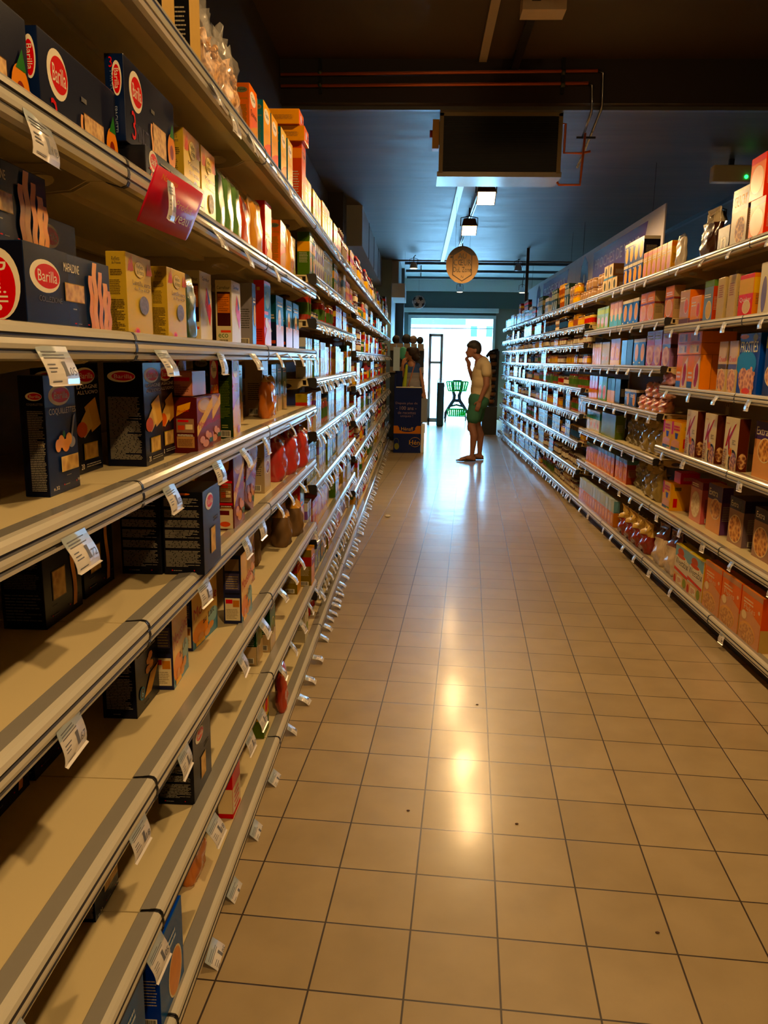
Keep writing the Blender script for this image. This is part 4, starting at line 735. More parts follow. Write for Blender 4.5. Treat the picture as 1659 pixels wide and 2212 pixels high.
# second shelf: spaghetti, mogette, pouches
near('spag', L, 6, -.585, .92, 'navy spaghetti box behind a lower one, nearest on its shelf', group='spaghetti boxes on the second left shelf'); near('spag', L, 6, -.6, .62, 'dark spaghetti box at the left edge of the frame')
near('spag', L, 6, -.575, 1.235, 'navy spaghetti box left of the one standing highest', dz=.0); near('spag2', L, 6, -.53, 1.56, 'flat black pasta box with long printed edge below the spaghetti box')
near('spag', L, 6, -.56, 1.545, 'navy spaghetti box lying on the flat black one', dz=.072)
near('mogette', L, 6, -.585, 2.0, 'cream bean box with red top, nearer of two', group='cream bean boxes'); near('mogette', L, 6, -.585, 2.155, 'cream bean box with red top, beside the green pouches', group='cream bean boxes')
for k, w in enumerate(('nearest', 'second', 'third')): near('greenpouch', L, 6, -.58, 2.31 + .11 * k, f'green and silver rice pouch, {w} of three under the top shelf', group='green rice pouches')
near('redpouch', L, 6, -.58, 2.64, 'red and yellow pouch beside the green pouches', bay=2); near('yellowpouch', L, 6, -.57, 2.78, 'shiny golden pouch catching the lamp light', bay=2); near('orange_tall', L, 6, -.575, 2.97, 'blue topped orange carton beside the golden pouch', bay=2)
near('quinoa', L, 6, -.56, 3.2, 'yellow quinoa pack leaning beside a bracket', bay=2, tilt=(0, .05)); near('yellowpouch', L, 6, -.55, 3.36, 'yellow pouch slumped sideways over the shelf edge', bay=2, tilt=(0, .3)); near('white_box', L, 6, -.58, 3.6, 'off white carton at the end of the second left shelf', bay=2); near('green_tall_base', L, 6, -.6, 3.5, 'green tall carton behind the leaning pouch', bay=2)
# third shelf: mafaldine, lentils ...
near('maf', L, 5, -.525, 1.045, 'long navy pasta box with orange ribbons, front lower one'); near('maf', L, 5, -.575, .94, 'long navy ribbon pasta box on top, set further back', dz=.114); near('maf', L, 5, -.602, 1.02, 'long navy ribbon pasta box at the bottom behind the front one')
near('textbox', L, 5, -.64, 1.31, 'black box in the shade behind the long ribbon pasta box', dz=0)
near('lentil', L, 5, -.54, 1.455, 'yellow cream lentil box, nearer of the two', group='lentil boxes'); near('lentil', L, 5, -.54, 1.69, 'yellow cream lentil box beside the dark green pouch', group='lentil boxes')
near('dgreenpouch', L, 5, -.57, 1.93, 'dark green glossy pouch beside the lentil boxes'); near('white_rice', L, 5, -.6, 2.16, 'white box with orange panel, nearer of two', group='white boxes with orange panel'); near('white_rice', L, 5, -.575, 2.42, 'white box with orange panel and red swirl front', group='white boxes with orange panel')
near('grey_tall', L, 5, -.575, 2.72, 'narrow grey carton with barcode before the orange one', bay=2); near('orange_tall', L, 5, -.565, 2.88, 'tall orange couscous carton beside two dark teal boxes', bay=2)
near('teal', L, 5, -.565, 3.35, 'dark teal semolina box, nearer of two', group='teal semolina boxes', bay=2); near('teal', L, 5, -.565, 3.54, 'dark teal semolina box at the end of the shelf', group='teal semolina boxes', bay=2); near('teal', L, 5, -.565, 3.12, 'dark teal semolina box nearest the orange carton', group='teal semolina boxes', bay=2)
# fourth shelf: coquillettes, lasagne, mousline, polenta
near('coq', L, 4, -.603, 1.232, 'navy shell pasta box standing alone at the front of the shelf', rot=.02); near('lasagne', L, 4, -.72, 1.02, 'dark box in the shade at the left edge, behind the shell pasta')
near('lasagne', L, 4, -.575, 1.612, 'dark lasagne box, front nearer one', rot=.02, group='lasagne boxes'); near('lasagne', L, 4, -.59, 1.75, 'dark lasagne box right beside the front one', group='lasagne boxes'); near('lasagne', L, 4, -.66, 1.47, 'dark lasagne box set back behind the front one', group='lasagne boxes')
near('mash_s', L, 4, -.53, 1.855, 'small maroon potato box with a carton on top', rot=-.04); near('mash_s', L, 4, -.545, 1.995, 'small maroon potato box next behind the nearer one', rot=-.04); near('pinkbox', L, 4, -.545, 1.87, 'pinkish carton lying on the small maroon potato box', dz=.137)
for k, (x, y) in enumerate(((-.53, 2.215), (-.56, 2.09), (-.62, 1.99), (-.66, 1.9))): near('polenta', L, 4, x, y, 'green and yellow polenta box, ' + ('front one lit by daylight', 'second from the front', 'third from the front', 'rearmost in the shade')[k], group='polenta boxes')
near('redpouch', L, 4, -.62, 2.5, 'orange red pouch behind the white card holder', bay=1); near('green_veg', L, 4, -.64, 2.72, 'green and orange box in the shade beside the orange pouch', bay=2); near('orangebag', L, 4, -.56, 2.98, 'orange packet standing at the shelf edge', bay=2); near('beige_box', L, 4, -.62, 3.1, 'beige box behind the orange packet', bay=2)
for k in range(3): near('green_veg', L, 4, -.62, 3.3 + .13 * k, f'green vegetable mix box, {ORD[k]} of three near the bracket', group='green boxes near the bracket', bay=2)
# fifth shelf
near('trofie', L, 3, -.675, 1.33, 'black pasta box with long window, nearer of two', group='black trofie boxes'); near('trofie', L, 3, -.682, 1.515, 'black pasta box with long window, farther of two', group='black trofie boxes')
near('textbox', L, 3, -.585, 1.715, 'black text covered pasta box behind a similar one', group='black text covered boxes'); near('textbox', L, 3, -.488, 1.72, 'black text covered pasta box with blue daylight on its edge', rot=.02, group='black text covered boxes')
near('mash_t', L, 3, -.53, 2.2, 'tall maroon potato box standing upright'); near('mash_t', L, 3, -.63, 2.04, 'tall maroon potato box in the shade behind the black boxes'); near('mash_t', L, 3, -.545, 2.40, 'tall maroon potato box toppled against its neighbour', tilt=(0, .42), dz=.02)
near('beige_box', L, 3, -.6, 2.68, 'beige flour box in the shade, first of two', group='beige boxes', bay=2); near('beige_box', L, 3, -.565, 2.84, 'beige flour box with red print beside the red bags', group='beige boxes', bay=2)
near('redbag', L, 3, -.54, 3.1, 'glossy red rice bag, farther back', group='red rice bags', bay=2); near('redbag', L, 3, -.52, 3.3, 'glossy red rice bag, middle of three', group='red rice bags', bay=2); near('redbag', L, 3, -.505, 3.52, 'glossy red rice bag nearest the shelf end', group='red rice bags', bay=2)
near('cerealbag', L, 3, -.53, .62, 'pale packet cut off at the left edge of the frame')
# sixth shelf
near('picc', L, 2, -.63, 1.635, 'dark grey pasta box with small blue badge'); near('picc', L, 2, -.80, 1.56, 'dark pasta box half hidden behind the grey one')
near('mash_n', L, 2, -.6, 1.80, 'blue and cream potato box, nearest on its shelf', rot=.05); near('mash_m', L, 2, -.615, 2.06, 'wide blue and cream potato box under a price ticket', rot=-.08); near('mash_n', L, 2, -.537, 2.30, 'tall blue and cream potato box with shiny front')
near('brownbag', L, 2, -.62, 2.95, 'brown paper bag in the shade', bay=2); near('brownbag_y', L, 2, -.55, 3.3, 'brown paper bag with plain top', bay=2); near('brownbag_y', L, 2, -.53, 3.52, 'brown paper bag with bright yellow folded top', bay=2); near('orange_tall', L, 2, -.56, 3.68, 'orange and blue carton beside the yellow topped bag', bay=2); near('mash_t', L, 2, -.6, 2.66, 'dark maroon box in shade before the brown bags', bay=2)
# seventh shelf
near('trofie', L, 2, -.745, 1.02, 'dark pasta box set far back, leftmost below the shelf edge'); near('trofie', L, 2, -.74, 1.19, 'dark pasta box set back, middle of the row below the ticket'); near('trofie', L, 2, -.735, 1.36, 'dark pasta box set back, beside the half hidden one')
near('textbox', L, 1, -.545, 1.77, 'black pasta box standing alone on the second lowest shelf'); near('coq', L, 1, -.625, 1.345, 'navy box peeking below the rail, left of the lone black box')
near('green_veg', L, 1, -.55, 2.825, 'dark green vegetable soup box on second lowest shelf', bay=2); near('green_veg', L, 1, -.575, 2.69, 'dark green box in the shade beside a similar one', bay=2)
for k in range(2): near('orange_small', L, 1, -.64, 3.02 + .17 * k, f"flat orange carton lying flat, {('nearer', 'farther')[k]} on second lowest shelf", bay=2)
near('olive_box', L, 1, -.51, 3.715, 'olive and yellow carton near the end of the second lowest shelf', bay=2); near('olive_box', L, 1, -.56, 3.58, 'olive carton in the shade beside the yellow one', bay=2)
# lowest shelf
near('blue_pasta', L, 0, -.5, 1.345, 'bright blue pasta box on the lowest left shelf'); near('blue_pasta', L, 0, -.51, 1.13, 'bright blue pasta box cut by the bottom of the frame')
near('orangebag', L, 0, -.55, 1.78, 'orange and red packet on the lowest left shelf'); near('red_white', L, 0, -.53, 2.10, 'red and white carton on the lowest left shelf'); near('green_tall_base', L, 0, -.535, 2.605, 'green carton on the lowest left shelf', tilt=(0, 0)); near('orangebag', L, 0, -.6, 2.42, 'pale packet behind the green carton')
near('frozenbag', L, 0, -.5, 2.8, 'red and orange soup bag leaning over the lowest shelf', rot=.2, bay=2); near('white_box', L, 0, -.525, 3.59, 'off white box on the lowest left shelf', bay=2); near('orangebag', L, 0, -.54, 3.72, 'orange packet behind the off white box', bay=2)
# beige ticket stand and red card
mb = MB(); mb.box(-.04, 0, 0, .04, .03, .05, mat('card_beige', '#a8a088', .5)); mb.box(-.03, -.003, 0, .045, 0, .06, TAGW); mb.box(-.02, -.003, .06, .02, 0, .085, TAGW)
o = mb.build('ticket_holder'); o.location = (-.6, 2.56, SHELFZ[(L, 1)][4] + .001); o.rotation_euler = (0, 0, PI / 2); tag(o, 'small white ticket holder standing beside the polenta boxes', 'ticket holder')
mb = MB(); n = 44; RC = mat('card_red', '#c8102e', .35, 0, .05, 10); RC.node_tree.nodes['Principled BSDF'].inputs['Specular IOR Level'].default_value = .1; YC = mat('card_yellow', '#e8b41c', .5)
w, h = .285, .1; cu = lambda u: -.012 * math.sin(u * PI * .9) - .012
pts = []
for i in range(n + 1):
    u = i / n; r = .022 * (1 - math.sqrt(max(0, 1 - (1 - min(1, (1 - u) * w / .022)) ** 2))) if u > 1 - .022 / w else 0
    pts.append((u * w, min(r, .0219), h - min(r, .0219)))
for i in range(n):
    (a, b, c), (d, e, f_) = pts[i], pts[i + 1]; ya, yd = cu(i / n), cu((i + 1) / n)
    mb.add([(a, ya, b), (d, yd, e), (d, yd, f_), (a, ya, c), (a, ya + .0012, b), (d, yd + .0012, e), (d, yd + .0012, f_), (a, ya + .0012, c)], [(0, 1, 2, 3), (7, 6, 5, 4), (0, 4, 5, 1), (3, 2, 6, 7)] + ([(0, 3, 7, 4)] if i == 0 else []) + ([(1, 5, 6, 2)] if i == n - 1 else []), RC, True)
def onc(u0, v0, u1, v1, txt):
    g, f_, _ = text_geo(txt); mb.add([(w * (u0 + (u1 - u0) * x), cu(u0 + (u1 - u0) * x) - .001, h * (v0 + (v1 - v0) * y)) for x, y in g], f_, YC)
onc(.42, .5, .8, .64, 'Produit'); onc(.38, .26, .92, .46, 'uveau !'); onc(.1, .82, .34, .92, 'Nouveau')
o = mb.build('promotion_card'); o.location = (-.505, 1.395, 1.655); o.rotation_euler = (.42, -.03, PI / 2); tag(o, 'red rounded promotion card with yellow writing clipped on the shelf edge', 'sign')
pr = inst(TAGS[4], 'price_ticket', o, (.062, -.02, .1), (-.1, 0, .1)); pr.scale = (1.1, 1, 1.2); pr['label'] = 'white ticket over the red card'

# ------------------------------------------------------------------ the nearest right shelves
Rr = 'R'
def run(key, side, b, j, x, y0, n, gap=.006, dz=0, desc=None, rot=0, step=None):
    w = PROTO[key][2]; st = step or (w + gap)
    for k in range(n):
        o = place(key, x, y0 + w / 2 + k * st, SHELFZ[(side, b)][j] + dz, side, rot + rng.uniform(-.02, .02), log=(b, j))
        if desc: LOG[-1] = (o, desc, *LOG[-1][2:])
XF = 1.655
# (key, bay, shelf, nearest Y, count, stacked height) in photo order from the near side
for key, b, j, y, n, dz in [
    ('tall_red', 1, 5, 4.02, 1, 0), ('tall_red', 1, 5, 4.06, 1, .207), ('cookie', 1, 5, 4.23, 1, 0), ('nbox', 1, 5, 4.44, 1, 0), ('chocobag', 1, 5, 4.72, 1, 0),
    ('leanbag', 2, 6, 5.23, 1, 0), ('yellow_red', 2, 6, 5.42, 6, 0), ('navy_yellow', 2, 6, 6.1, 4, 0), ('navy_yellow', 3, 6, 6.1, 4, .167), ('kraft', 3, 6, 6.85, 3, 0), ('kraft', 3, 6, 7.0, 2, .122), ('tub', 3, 6, 7.36, 2, 0), ('tub', 3, 6, 7.36, 2, .102), ('tub', 4, 8, 7.75, 3, 0), ('tub', 4, 8, 7.75, 3, .102),
    ('stripes', 1, 4, 3.80, 1, 0), ('red_yellow', 1, 4, 4.06, 1, 0), ('beige_tall', 1, 4, 4.28, 1, 0), ('beige_tall', 1, 4, 4.43, 1, 0), ('blue_red', 1, 4, 4.60, 1, 0), ('orange_carton', 1, 4, 4.78, 1, 0), ('grey_orange', 1, 4, 4.985, 1, 0),
    ('cookie_tall', 2, 5, 5.3, 1, 0), ('cookie_tall', 2, 5, 5.72, 2, 0), ('blue_cookie', 2, 5, 6.12, 3, 0), ('pink_teal', 3, 5, 6.6, 3, 0), ('lime', 3, 5, 7.06, 3, 0),
    ('frost', 1, 3, 3.905, 1, 0), ('frost2', 0, 3, 3.6, 1, 0), ('crust_p', 1, 3, 4.17, 1, 0), ('crust', 1, 3, 4.31, 1, 0), ('wheatcube', 1, 3, 4.70, 2, 0), ('wheatflat', 1, 3, 4.70, 2, .202), ('wheatflat', 1, 3, 4.70, 2, .27),
    ('patis_lilac', 2, 4, 5.28, 1, 0), ('patis_red', 2, 4, 5.47, 2, 0), ('blue_cookie', 2, 4, 5.86, 2, 0), ('dark_small', 2, 4, 6.2, 2, 0), ('patis_yellow', 3, 4, 6.58, 2, 0), ('beige_sach', 3, 4, 6.94, 2, 0), ('white_sach', 3, 4, 7.24, 4, 0),
    ('extra', 0, 2, 3.66, 1, 0), ('kbox', 1, 2, 3.965, 1, 0), ('kbox', 1, 2, 4.26, 1, 0), ('kbox', 1, 2, 4.56, 1, 0), ('crac', 1, 2, 4.83, 2, 0),
    ('candy', 2, 3, 5.3, 4, 0), ('candy', 2, 3, 5.3, 3, .097), ('candypink', 2, 3, 5.26, 1, .195), ('navy_small', 2, 3, 6.0, 2, 0), ('dark_small', 3, 3, 6.48, 1, 0), ('blue_wafer', 3, 3, 6.66, 2, 0), ('green_leaf', 3, 3, 6.95, 2, 0), ('red_wafer', 3, 3, 7.3, 3, 0),
    ('goldbag', 2, 2, 5.3, 3, 0), ('goldbag2', 2, 2, 5.85, 3, 0), ('green_plain', 3, 2, 6.55, 3, 0), ('teal_white', 3, 2, 7.12, 4, 0),
    ('extra_d', 0, 1, 3.5, 2, 0), ('extra_d', 1, 1, 4.0, 1, 0), ('extra', 1, 1, 4.3, 1, 0), ('pinkbox_r', 1, 1, 4.6, 1, 0), ('pink_lid', 1, 1, 4.86, 1, .2), ('crac', 1, 1, 5.02, 1, 0),
    ('goldbag', 2, 1, 5.32, 2, 0), ('goldbag2', 2, 1, 5.7, 2, 0), ('juice', 2, 1, 6.1, 3, 0), ('juice', 3, 1, 6.5, 9, 0),
    ('oat', 0, 0, 3.70, 1, 0), ('oat', 1, 0, 3.945, 1, 0), ('oat', 0, 0, 3.455, 1, 0), ('weet', 1, 0, 4.205, 2, 0), ('cerealbag', 1, 0, 4.72, 1, 0), ('cerealbag', 2, 0, 4.96, 1, 0), ('madeleine', 2, 0, 5.3, 4, 0), ('bluewhite', 2, 0, 6.2, 5, 0), ('bluewhite', 3, 0, 6.68, 9, 0)]:
    x = XF
    if key == 'goldbag2': x += .04
    if j == 0: x = 1.6
    if key in ('kbox', 'crac') and j == 2: x = 1.62
    if key in ('extra_d', 'pinkbox_r') or (key == 'extra' and j == 1): x = 1.7
    if key in ('wheatflat',): x = XF - .005
    run(key, Rr, b, j, x, y, n, .012 if key in ('kraft', 'tub') else .006, dz, ('upper ' if dz > .05 else '') + PROTO[key][7])
    if key in ('kraft',) and dz: pass

# ------------------------------------------------------------------ the far shelves, filled run by run
Fg = random.Random(21)
POOL_L = {3: ['soup_g', 'soup_w', 'soup_y', 'olv', 'soup_g', 'whitep', 'soup_o', 'sauce', 'patis_yellow'], 4: ['soup_w', 'whitep', 'soup_g', 'soup_y', 'tea_r', 'spice', 'soup_o', 'kraftb'],
          5: ['can_red', 'sauce', 'jam', 'soup_y', 'coffeeb', 'can_yellow', 'tea_r', 'kraftb'], 6: ['darkg', 'whitep', 'can_green', 'ketchup', 'mustard', 'soup_w', 'tea_b', 'pickle']}
TOP_L = ['yellow_red', 'soup_o', 'soup_y', 'passata', 'passata', 'syrup', 'syrup', 'vinegar', 'olv', 'vinegar', 'coffeeb']
for b in range(3, len(LBAYS)):
    y0, zs = LBAYS[b]; pool = POOL_L.get(b, POOL_L[5 + b % 2])
    for j, z in enumerate(zs):
        top = zs[j + 1] - .05 - z if j + 1 < len(zs) else .34
        y = y0 + .02; last = None
        while y < y0 + LB - .05:
            cand = [k for k in (TOP_L[(b - 3):(b - 3) + 4] if j == len(zs) - 1 else pool) if PROTO[k][4] < top and k != last] or [k for k in ('can_green', 'can_red', 'babyjar', 'can_blue') if PROTO[k][4] < top and k != last]
            if not cand: break
            key = Fg.choice(cand); last = key; w = PROTO[key][2]; n = Fg.choice((2, 3, 4, 5)) if w < .09 else Fg.choice((2, 3)); g = .004 + Fg.random() * .01
            n = min(n, int((y0 + LB - .01 - y) / (w + g)))
            if n < 1: break
            run(key, L, b, j, -.535 - Fg.random() * .03, y, n, g)
            if PROTO[key][4] * 2 + .01 < top and Fg.random() < .5: run(key, L, b, j, -.54, y, n, g, PROTO[key][4] + .001, 'upper ' + PROTO[key][7])
            y += n * (w + g) + Fg.random() * .02
# fill the third left unit where the photo shows goods on the low shelves
POOL_R = {4: [['bluewhite', 'babyjar', 'jam'], ['spread', 'jam', 'babyjar'], ['spice', 'coffee', 'choc'], ['sauce', 'kraftb', 'coffee'], ['pickle', 'sauce', 'jam'], ['honey', 'jam', 'spice'], ['jam', 'syrup', 'coffee'], ['honey', 'potyellow', 'mustard'], ['tub']],
          5: [['sauce', 'pickle', 'spread'], ['jam', 'coffeeb', 'spread'], ['coffee', 'choc', 'kraftb'], ['honey', 'spread', 'cocoa'], ['pickle', 'mustard', 'sauce'], ['jam', 'honey'], ['whitep', 'tea_b', 'jam'], ['syrup', 'coffee', 'whitep'], ['potyellow', 'tea_r', 'cocoa']]}
MIX = ['coffeeb', 'jam', 'coffeer', 'tea_b', 'choc', 'whitep', 'coffee', 'tea_r', 'kraftb', 'honey', 'cocoa', 'soup_w', 'sauce', 'spice', 'spread']
TOP_R = {5: ['potyellow', 'cocoa', 'darkg'], 6: ['darkg', 'kraftb', 'whitep'], 7: ['coffeeb', 'darkg', 'whitep'], 8: ['coffeer', 'whitep', 'kraftb'], 9: ['whitep', 'tea_r', 'coffeer']}
for b in range(4, len(RBAYS)):
    y0, zs = RBAYS[b]
    for j, z in enumerate(zs):
        if b == 4 and j == 8: y = y0 + .42
        else: y = y0 + .02
        top = zs[j + 1] - .05 - z if j + 1 < len(zs) else .34; last = None
        pool = POOL_R[b][j] if b in POOL_R else MIX
        if j == 8: pool = TOP_R.get(b, pool)
        while y < y0 + LB - .05:
            cand = [k for k in pool if PROTO[k][4] < top and k != last] or [k for k in ('jam', 'babyjar', 'honey', 'spice') if PROTO[k][4] < top and k != last] or ['can_blue']
            key = Fg.choice(cand); last = key; w = PROTO[key][2]; n = Fg.choice((3, 4, 5, 6)) if w < .09 else Fg.choice((2, 3)); g = .003 + Fg.random() * .008
            n = min(n, int((y0 + LB - .01 - y) / (w + g)))
            if n < 1: break
            run(key, Rr, b, j, 1.625 + Fg.random() * .03, y, n, g)
            if PROTO[key][4] * 2 + .01 < top and Fg.random() < .5: run(key, Rr, b, j, 1.635, y, n, g, PROTO[key][4] + .001, 'upper ' + PROTO[key][7])
            y += n * (w + g) + Fg.random() * .015
# labels: which one of its row, on which shelf, in which unit
lv = {}
for o, desc, side, b, j, y, z in LOG:
    if desc.startswith('upper'): lv.setdefault((desc, side, b, j), set()).add(round(z, 3))
LOG = [(o, desc.replace('upper', 'topmost') if desc.startswith('upper') and len(lv[(desc, side, b, j)]) > 1 and round(z, 3) == max(lv[(desc, side, b, j)]) else desc, side, b, j, y, z) for o, desc, side, b, j, y, z in LOG]
rows = {}
for o, desc, side, b, j, y, z in LOG: rows.setdefault((desc, side, b, j, round(z, 3)), []).append((y, o))
NB = {'L': len(LBAYS), 'R': len(RBAYS)}
CN = ['', 'one', 'two', 'three', 'four', 'five', 'six', 'seven', 'eight', 'nine', 'ten', 'eleven', 'twelve', 'thirteen', 'fourteen', 'fifteen', 'sixteen']
for (desc, side, b, j, z), l in rows.items():
    l.sort(key=lambda q: q[0]); n = len(l)
    sh = 'top shelf' if j == len(SHELFZ[(side, b)]) - 1 else 'lowest shelf' if j == 0 else f'{ORD[j]} shelf up'
    where = f"{sh}, {ORD[b]} {'left' if side == 'L' else 'right'} unit"
    for k, (y, o) in enumerate(l):
        o['label'] = f"{desc}, {where}" + (f", {'nearest' if k == 0 else 'farthest' if k == n - 1 else ORD[k]} of {CN[n] if n < 17 else 'the row'}" if n > 1 else '')
        o['group'] = f"{desc.replace('upper ', '')} row, {where}"
# ------------------------------------------------------------------ ceiling fittings
IRON = mat('dark_iron', '#1a1817', .4, .3); BRASS = mat('lamp_housing', '#6a5230', .35, .6); COPPER = mat('copper_pipe', '#d8682a', .38, .35); GLOW = mat('lamp_glow', '#ffd9a0', .5, emit=18.)
DIMG = mat('lamp_glow_far', '#ffe0b0', .5, emit=8.)
def spot(parent, loc, aim, w, cone=168, col=LAMP, r=.045):
    d = bpy.data.lights.new('lamp_light', 'SPOT'); d.energy = w; d.color = col; d.spot_size = math.radians(cone); d.spot_blend = .2; d.shadow_soft_size = r
    o = bpy.data.objects.new('lamp_light', d); COL.objects.link(o); o.parent = parent; o.location = loc; o.rotation_euler = Vector(aim).to_track_quat('-Z', 'Y').to_euler(); return o
def flood(x, y, z, tilt, w, label, glow=GLOW, s=1.0, aim=(0, 0, -1), zt=None):
    """square floodlight on a stem below the track; tilt turns the face toward -y"""
    t = thing('track_floodlight', (x, y, z)); tag(t, label, 'lamp', 'square floodlights on the ceiling track')
    m = MB(); hs = .09 * s
    bm = bmesh.new(); bmesh.ops.create_cube(bm, size=1)
    for v in bm.verts: v.co = Vector((v.co.x * 2 * hs, v.co.y * 2 * hs, v.co.z * .12)) if v.co.z < 0 else Vector((v.co.x * 1.5 * hs, v.co.y * 1.5 * hs, v.co.z * .12))
    bmesh.ops.bevel(bm, geom=bm.edges[:], offset=.006, segments=2, affect='EDGES')
    rt = Matrix.Rotation(tilt, 4, 'X'); m.bm(bm, BRASS, mtx=rt); m.build('housing', t)
    m = MB(); g = bmesh.new(); bmesh.ops.create_cube(g, size=1)
    for v in g.verts: v.co = Vector((v.co.x * 1.78 * hs, v.co.y * 1.78 * hs, -.0615 + v.co.z * .004))
    m.bm(g, glow, mtx=rt); m.build('lamp_face', t)
    m = MB(); m.tube([(-hs * 1.08, 0, 0), (-hs * 1.08, 0, .09), (0, 0, .11), (hs * 1.08, 0, .09), (hs * 1.08, 0, 0)], .006, IRON, 6); m.tube([(0, 0, .11), (0, 0, (zt or 3.15) - z)], .01, IRON, 8); m.build('bracket', t)
    d = rt @ Vector((0, 0, -1)); spot(t, tuple(d * .075), aim if w else d, w)
    return t
flood(.60, 7.75, 2.97, -.55, LAMP_W * .6, 'glowing square floodlight just behind the ceiling blower', aim=(0, -.15, -1)); flood(.55, 9.45, 2.95, -.5, LAMP_W * .5, 'glowing square floodlight above the round hanging sign', aim=(0, -.1, -1))
flood(.6, 6.78, 3.02, 0, LAMP_W * .5, 'floodlight hidden behind the ceiling blower', zt=3.15)
flood(.62, .0, 2.97, 0, LAMP_W * .9, 'floodlight above the camera out of the frame', zt=3.42); flood(.60, -2.4, 2.97, .3, LAMP_W * .75, 'floodlight behind the camera out of the frame', zt=3.42, aim=(0, .35, -1))
flood(.62, 3.0, 3.2, 0, LAMP_W * .95, 'floodlight overhead between the camera and the beam', zt=3.42); flood(.62, 12.2, 3.0, 0, LAMP_W * .2, 'small floodlight beyond the round sign', s=.6)
m = MB(); m.box(.55, 4.93, 3.40, .80, 5.07, 3.5, mat('track_box_beige', '#c9b49a', .5)); tag(m.build('track_power_box'), 'pale rectangular box on the near ceiling at the top edge', 'power box')
m = MB(); m.box(.60, -3.5, 3.44, .65, 4.92, 3.47, IRON); m.box(.60, 5.08, 3.42, .65, 5.94, 3.45, IRON); m.box(.61, -3.5, 3.47, .64, -3.45, 3.5, IRON); m.box(.61, 5.8, 3.45, .64, 5.85, 3.5, IRON); m.box(.61, 4.5, 3.47, .64, 4.55, 3.5, IRON); tag(m.build('light_track'), 'black light track on the near brown ceiling', 'track')
m = MB(); m.box(.575, 6.6, 3.13, .585, 12.5, 3.17, mat('track_steel', '#7f8488', .3, .5)); m.box(.60, 6.6, 3.13, .61, 12.5, 3.17, mat('track_steel', '#7f8488')); m.box(.585, 6.6, 3.15, .60, 12.5, 3.16, IRON)
for y in (6.7, 8.4, 10.2, 12.0): m.box(.583, y, 3.17, .602, y + .03, 3.2, IRON)
tag(m.build('light_track'), 'metal light track under the far ceiling carrying two floodlights', 'track')
CON = mat('conduit_pale', '#b5a48e', .35)
m = MB(); m.box(.375, -3.5, 3.478, .43, 5.955, 3.5, CON); tag(m.build('cable_duct'), 'flat pale cable duct running along the near ceiling', 'cable duct')
m = MB(); m.box(.36, 6.5, 3.178, .425, 14.65, 3.1995, mat('conduit_white', '#c3ccd4', .3)); tag(m.build('cable_duct'), 'flat white cable duct running along the far ceiling', 'cable duct')
# ceiling blower with its pipes
t = thing('air_blower', (.565, 6.09, 2.73)); tag(t, 'boxy ceiling air blower with black slatted grille under the beam', 'air conditioner')
CASE = mat('blower_case', '#8a7a58', .4, .2); FINS = mat('blower_fins', '#0e0c0b', .5)
m = MB(); m.box(-.43, .0, .06, .43, .36, .455, CASE); m.box(-.45, -.012, .045, -.42, .01, .455, CASE); m.box(.41, -.012, .045, .44, .01, .455, CASE); m.box(-.45, -.012, .435, .44, .01, .46, CASE); m.build('case', t)
m = MB(); m.box(-.42, -.004, .06, .41, .0, .44, FINS)
for i in range(24): m.box(-.42, -.009, .066 + i * .0155, .41, -.004, .072 + i * .0155, FINS)
m.build('grille', t)
m = MB(); m.box(-.46, -.01, .02, .45, .32, .055, mat('blower_tray', '#b7b2a6', .22, .3)); m.build('drip_tray', t)
m = MB(); m.box(-.5, .02, .22, -.452, .1, .42, mat('switch_yellow', '#c9922a', .4)); m.box(-.452, .0, .24, -.43, .12, .4, BLACK); m.tube([(-.52, .06, .33), (-.5, .06, .33)], .025, mat('switch_red', '#8a1a14', .4), 12); m.build('isolator_switch', t)
m = MB(); m.tube([(.43, .05, .4), (.47, .05, .4), (.47, .05, .2), (.6, .05, .2), (.66, .04, .21)], .009, COPPER, 8); m.tube([(.43, .05, -.0), (.445, .05, -.02), (.6, .05, -.02), (.605, .05, .1), (.61, .02, .33)], .009, COPPER, 8); m.build('connecting_pipe', t)
m = MB()
m.tube([(-1.02, 5.93, 3.39), (1.20, 5.93, 3.415)], .011, COPPER, 10); m.tube([(-1.02, 5.93, 3.315), (1.14, 5.93, 3.335)], .011, COPPER, 10)
m.tube([(1.20, 5.93, 3.415), (1.24, 5.93, 3.4), (1.245, 5.93, 3.19), (1.245, 5.95, 3.17), (1.245, 6.55, 3.0), (1.225, 6.62, 2.94)], .010, STEEL, 8); m.tube([(1.14, 5.93, 3.335), (1.17, 5.93, 3.32), (1.175, 5.93, 3.16), (1.175, 5.95, 3.14), (1.175, 6.2, 3.06)], .010, STEEL, 8)
m.box(1.13, 6.2, 3.045, 1.27, 6.215, 3.06, IRON); tag(m.build('copper_pipes'), 'pair of copper pipes running along the dark beam', 'pipe')
for x, lb in ((-.742, 'left'), (.965, 'right')):
    m = MB(); m.box(x - .012, 5.935, 3.27, x + .012, 5.958, 3.5, IRON)
    for z in (3.325, 3.405): m.tube([(x - .014, 5.93, z), (x + .014, 5.93, z)], .018, mat('clamp_green_grey', '#4a5040', .4, .4), 10)
    tag(m.build('pipe_clamp'), f"metal pipe clamp holding the copper pipes on the {lb}", 'clamp')
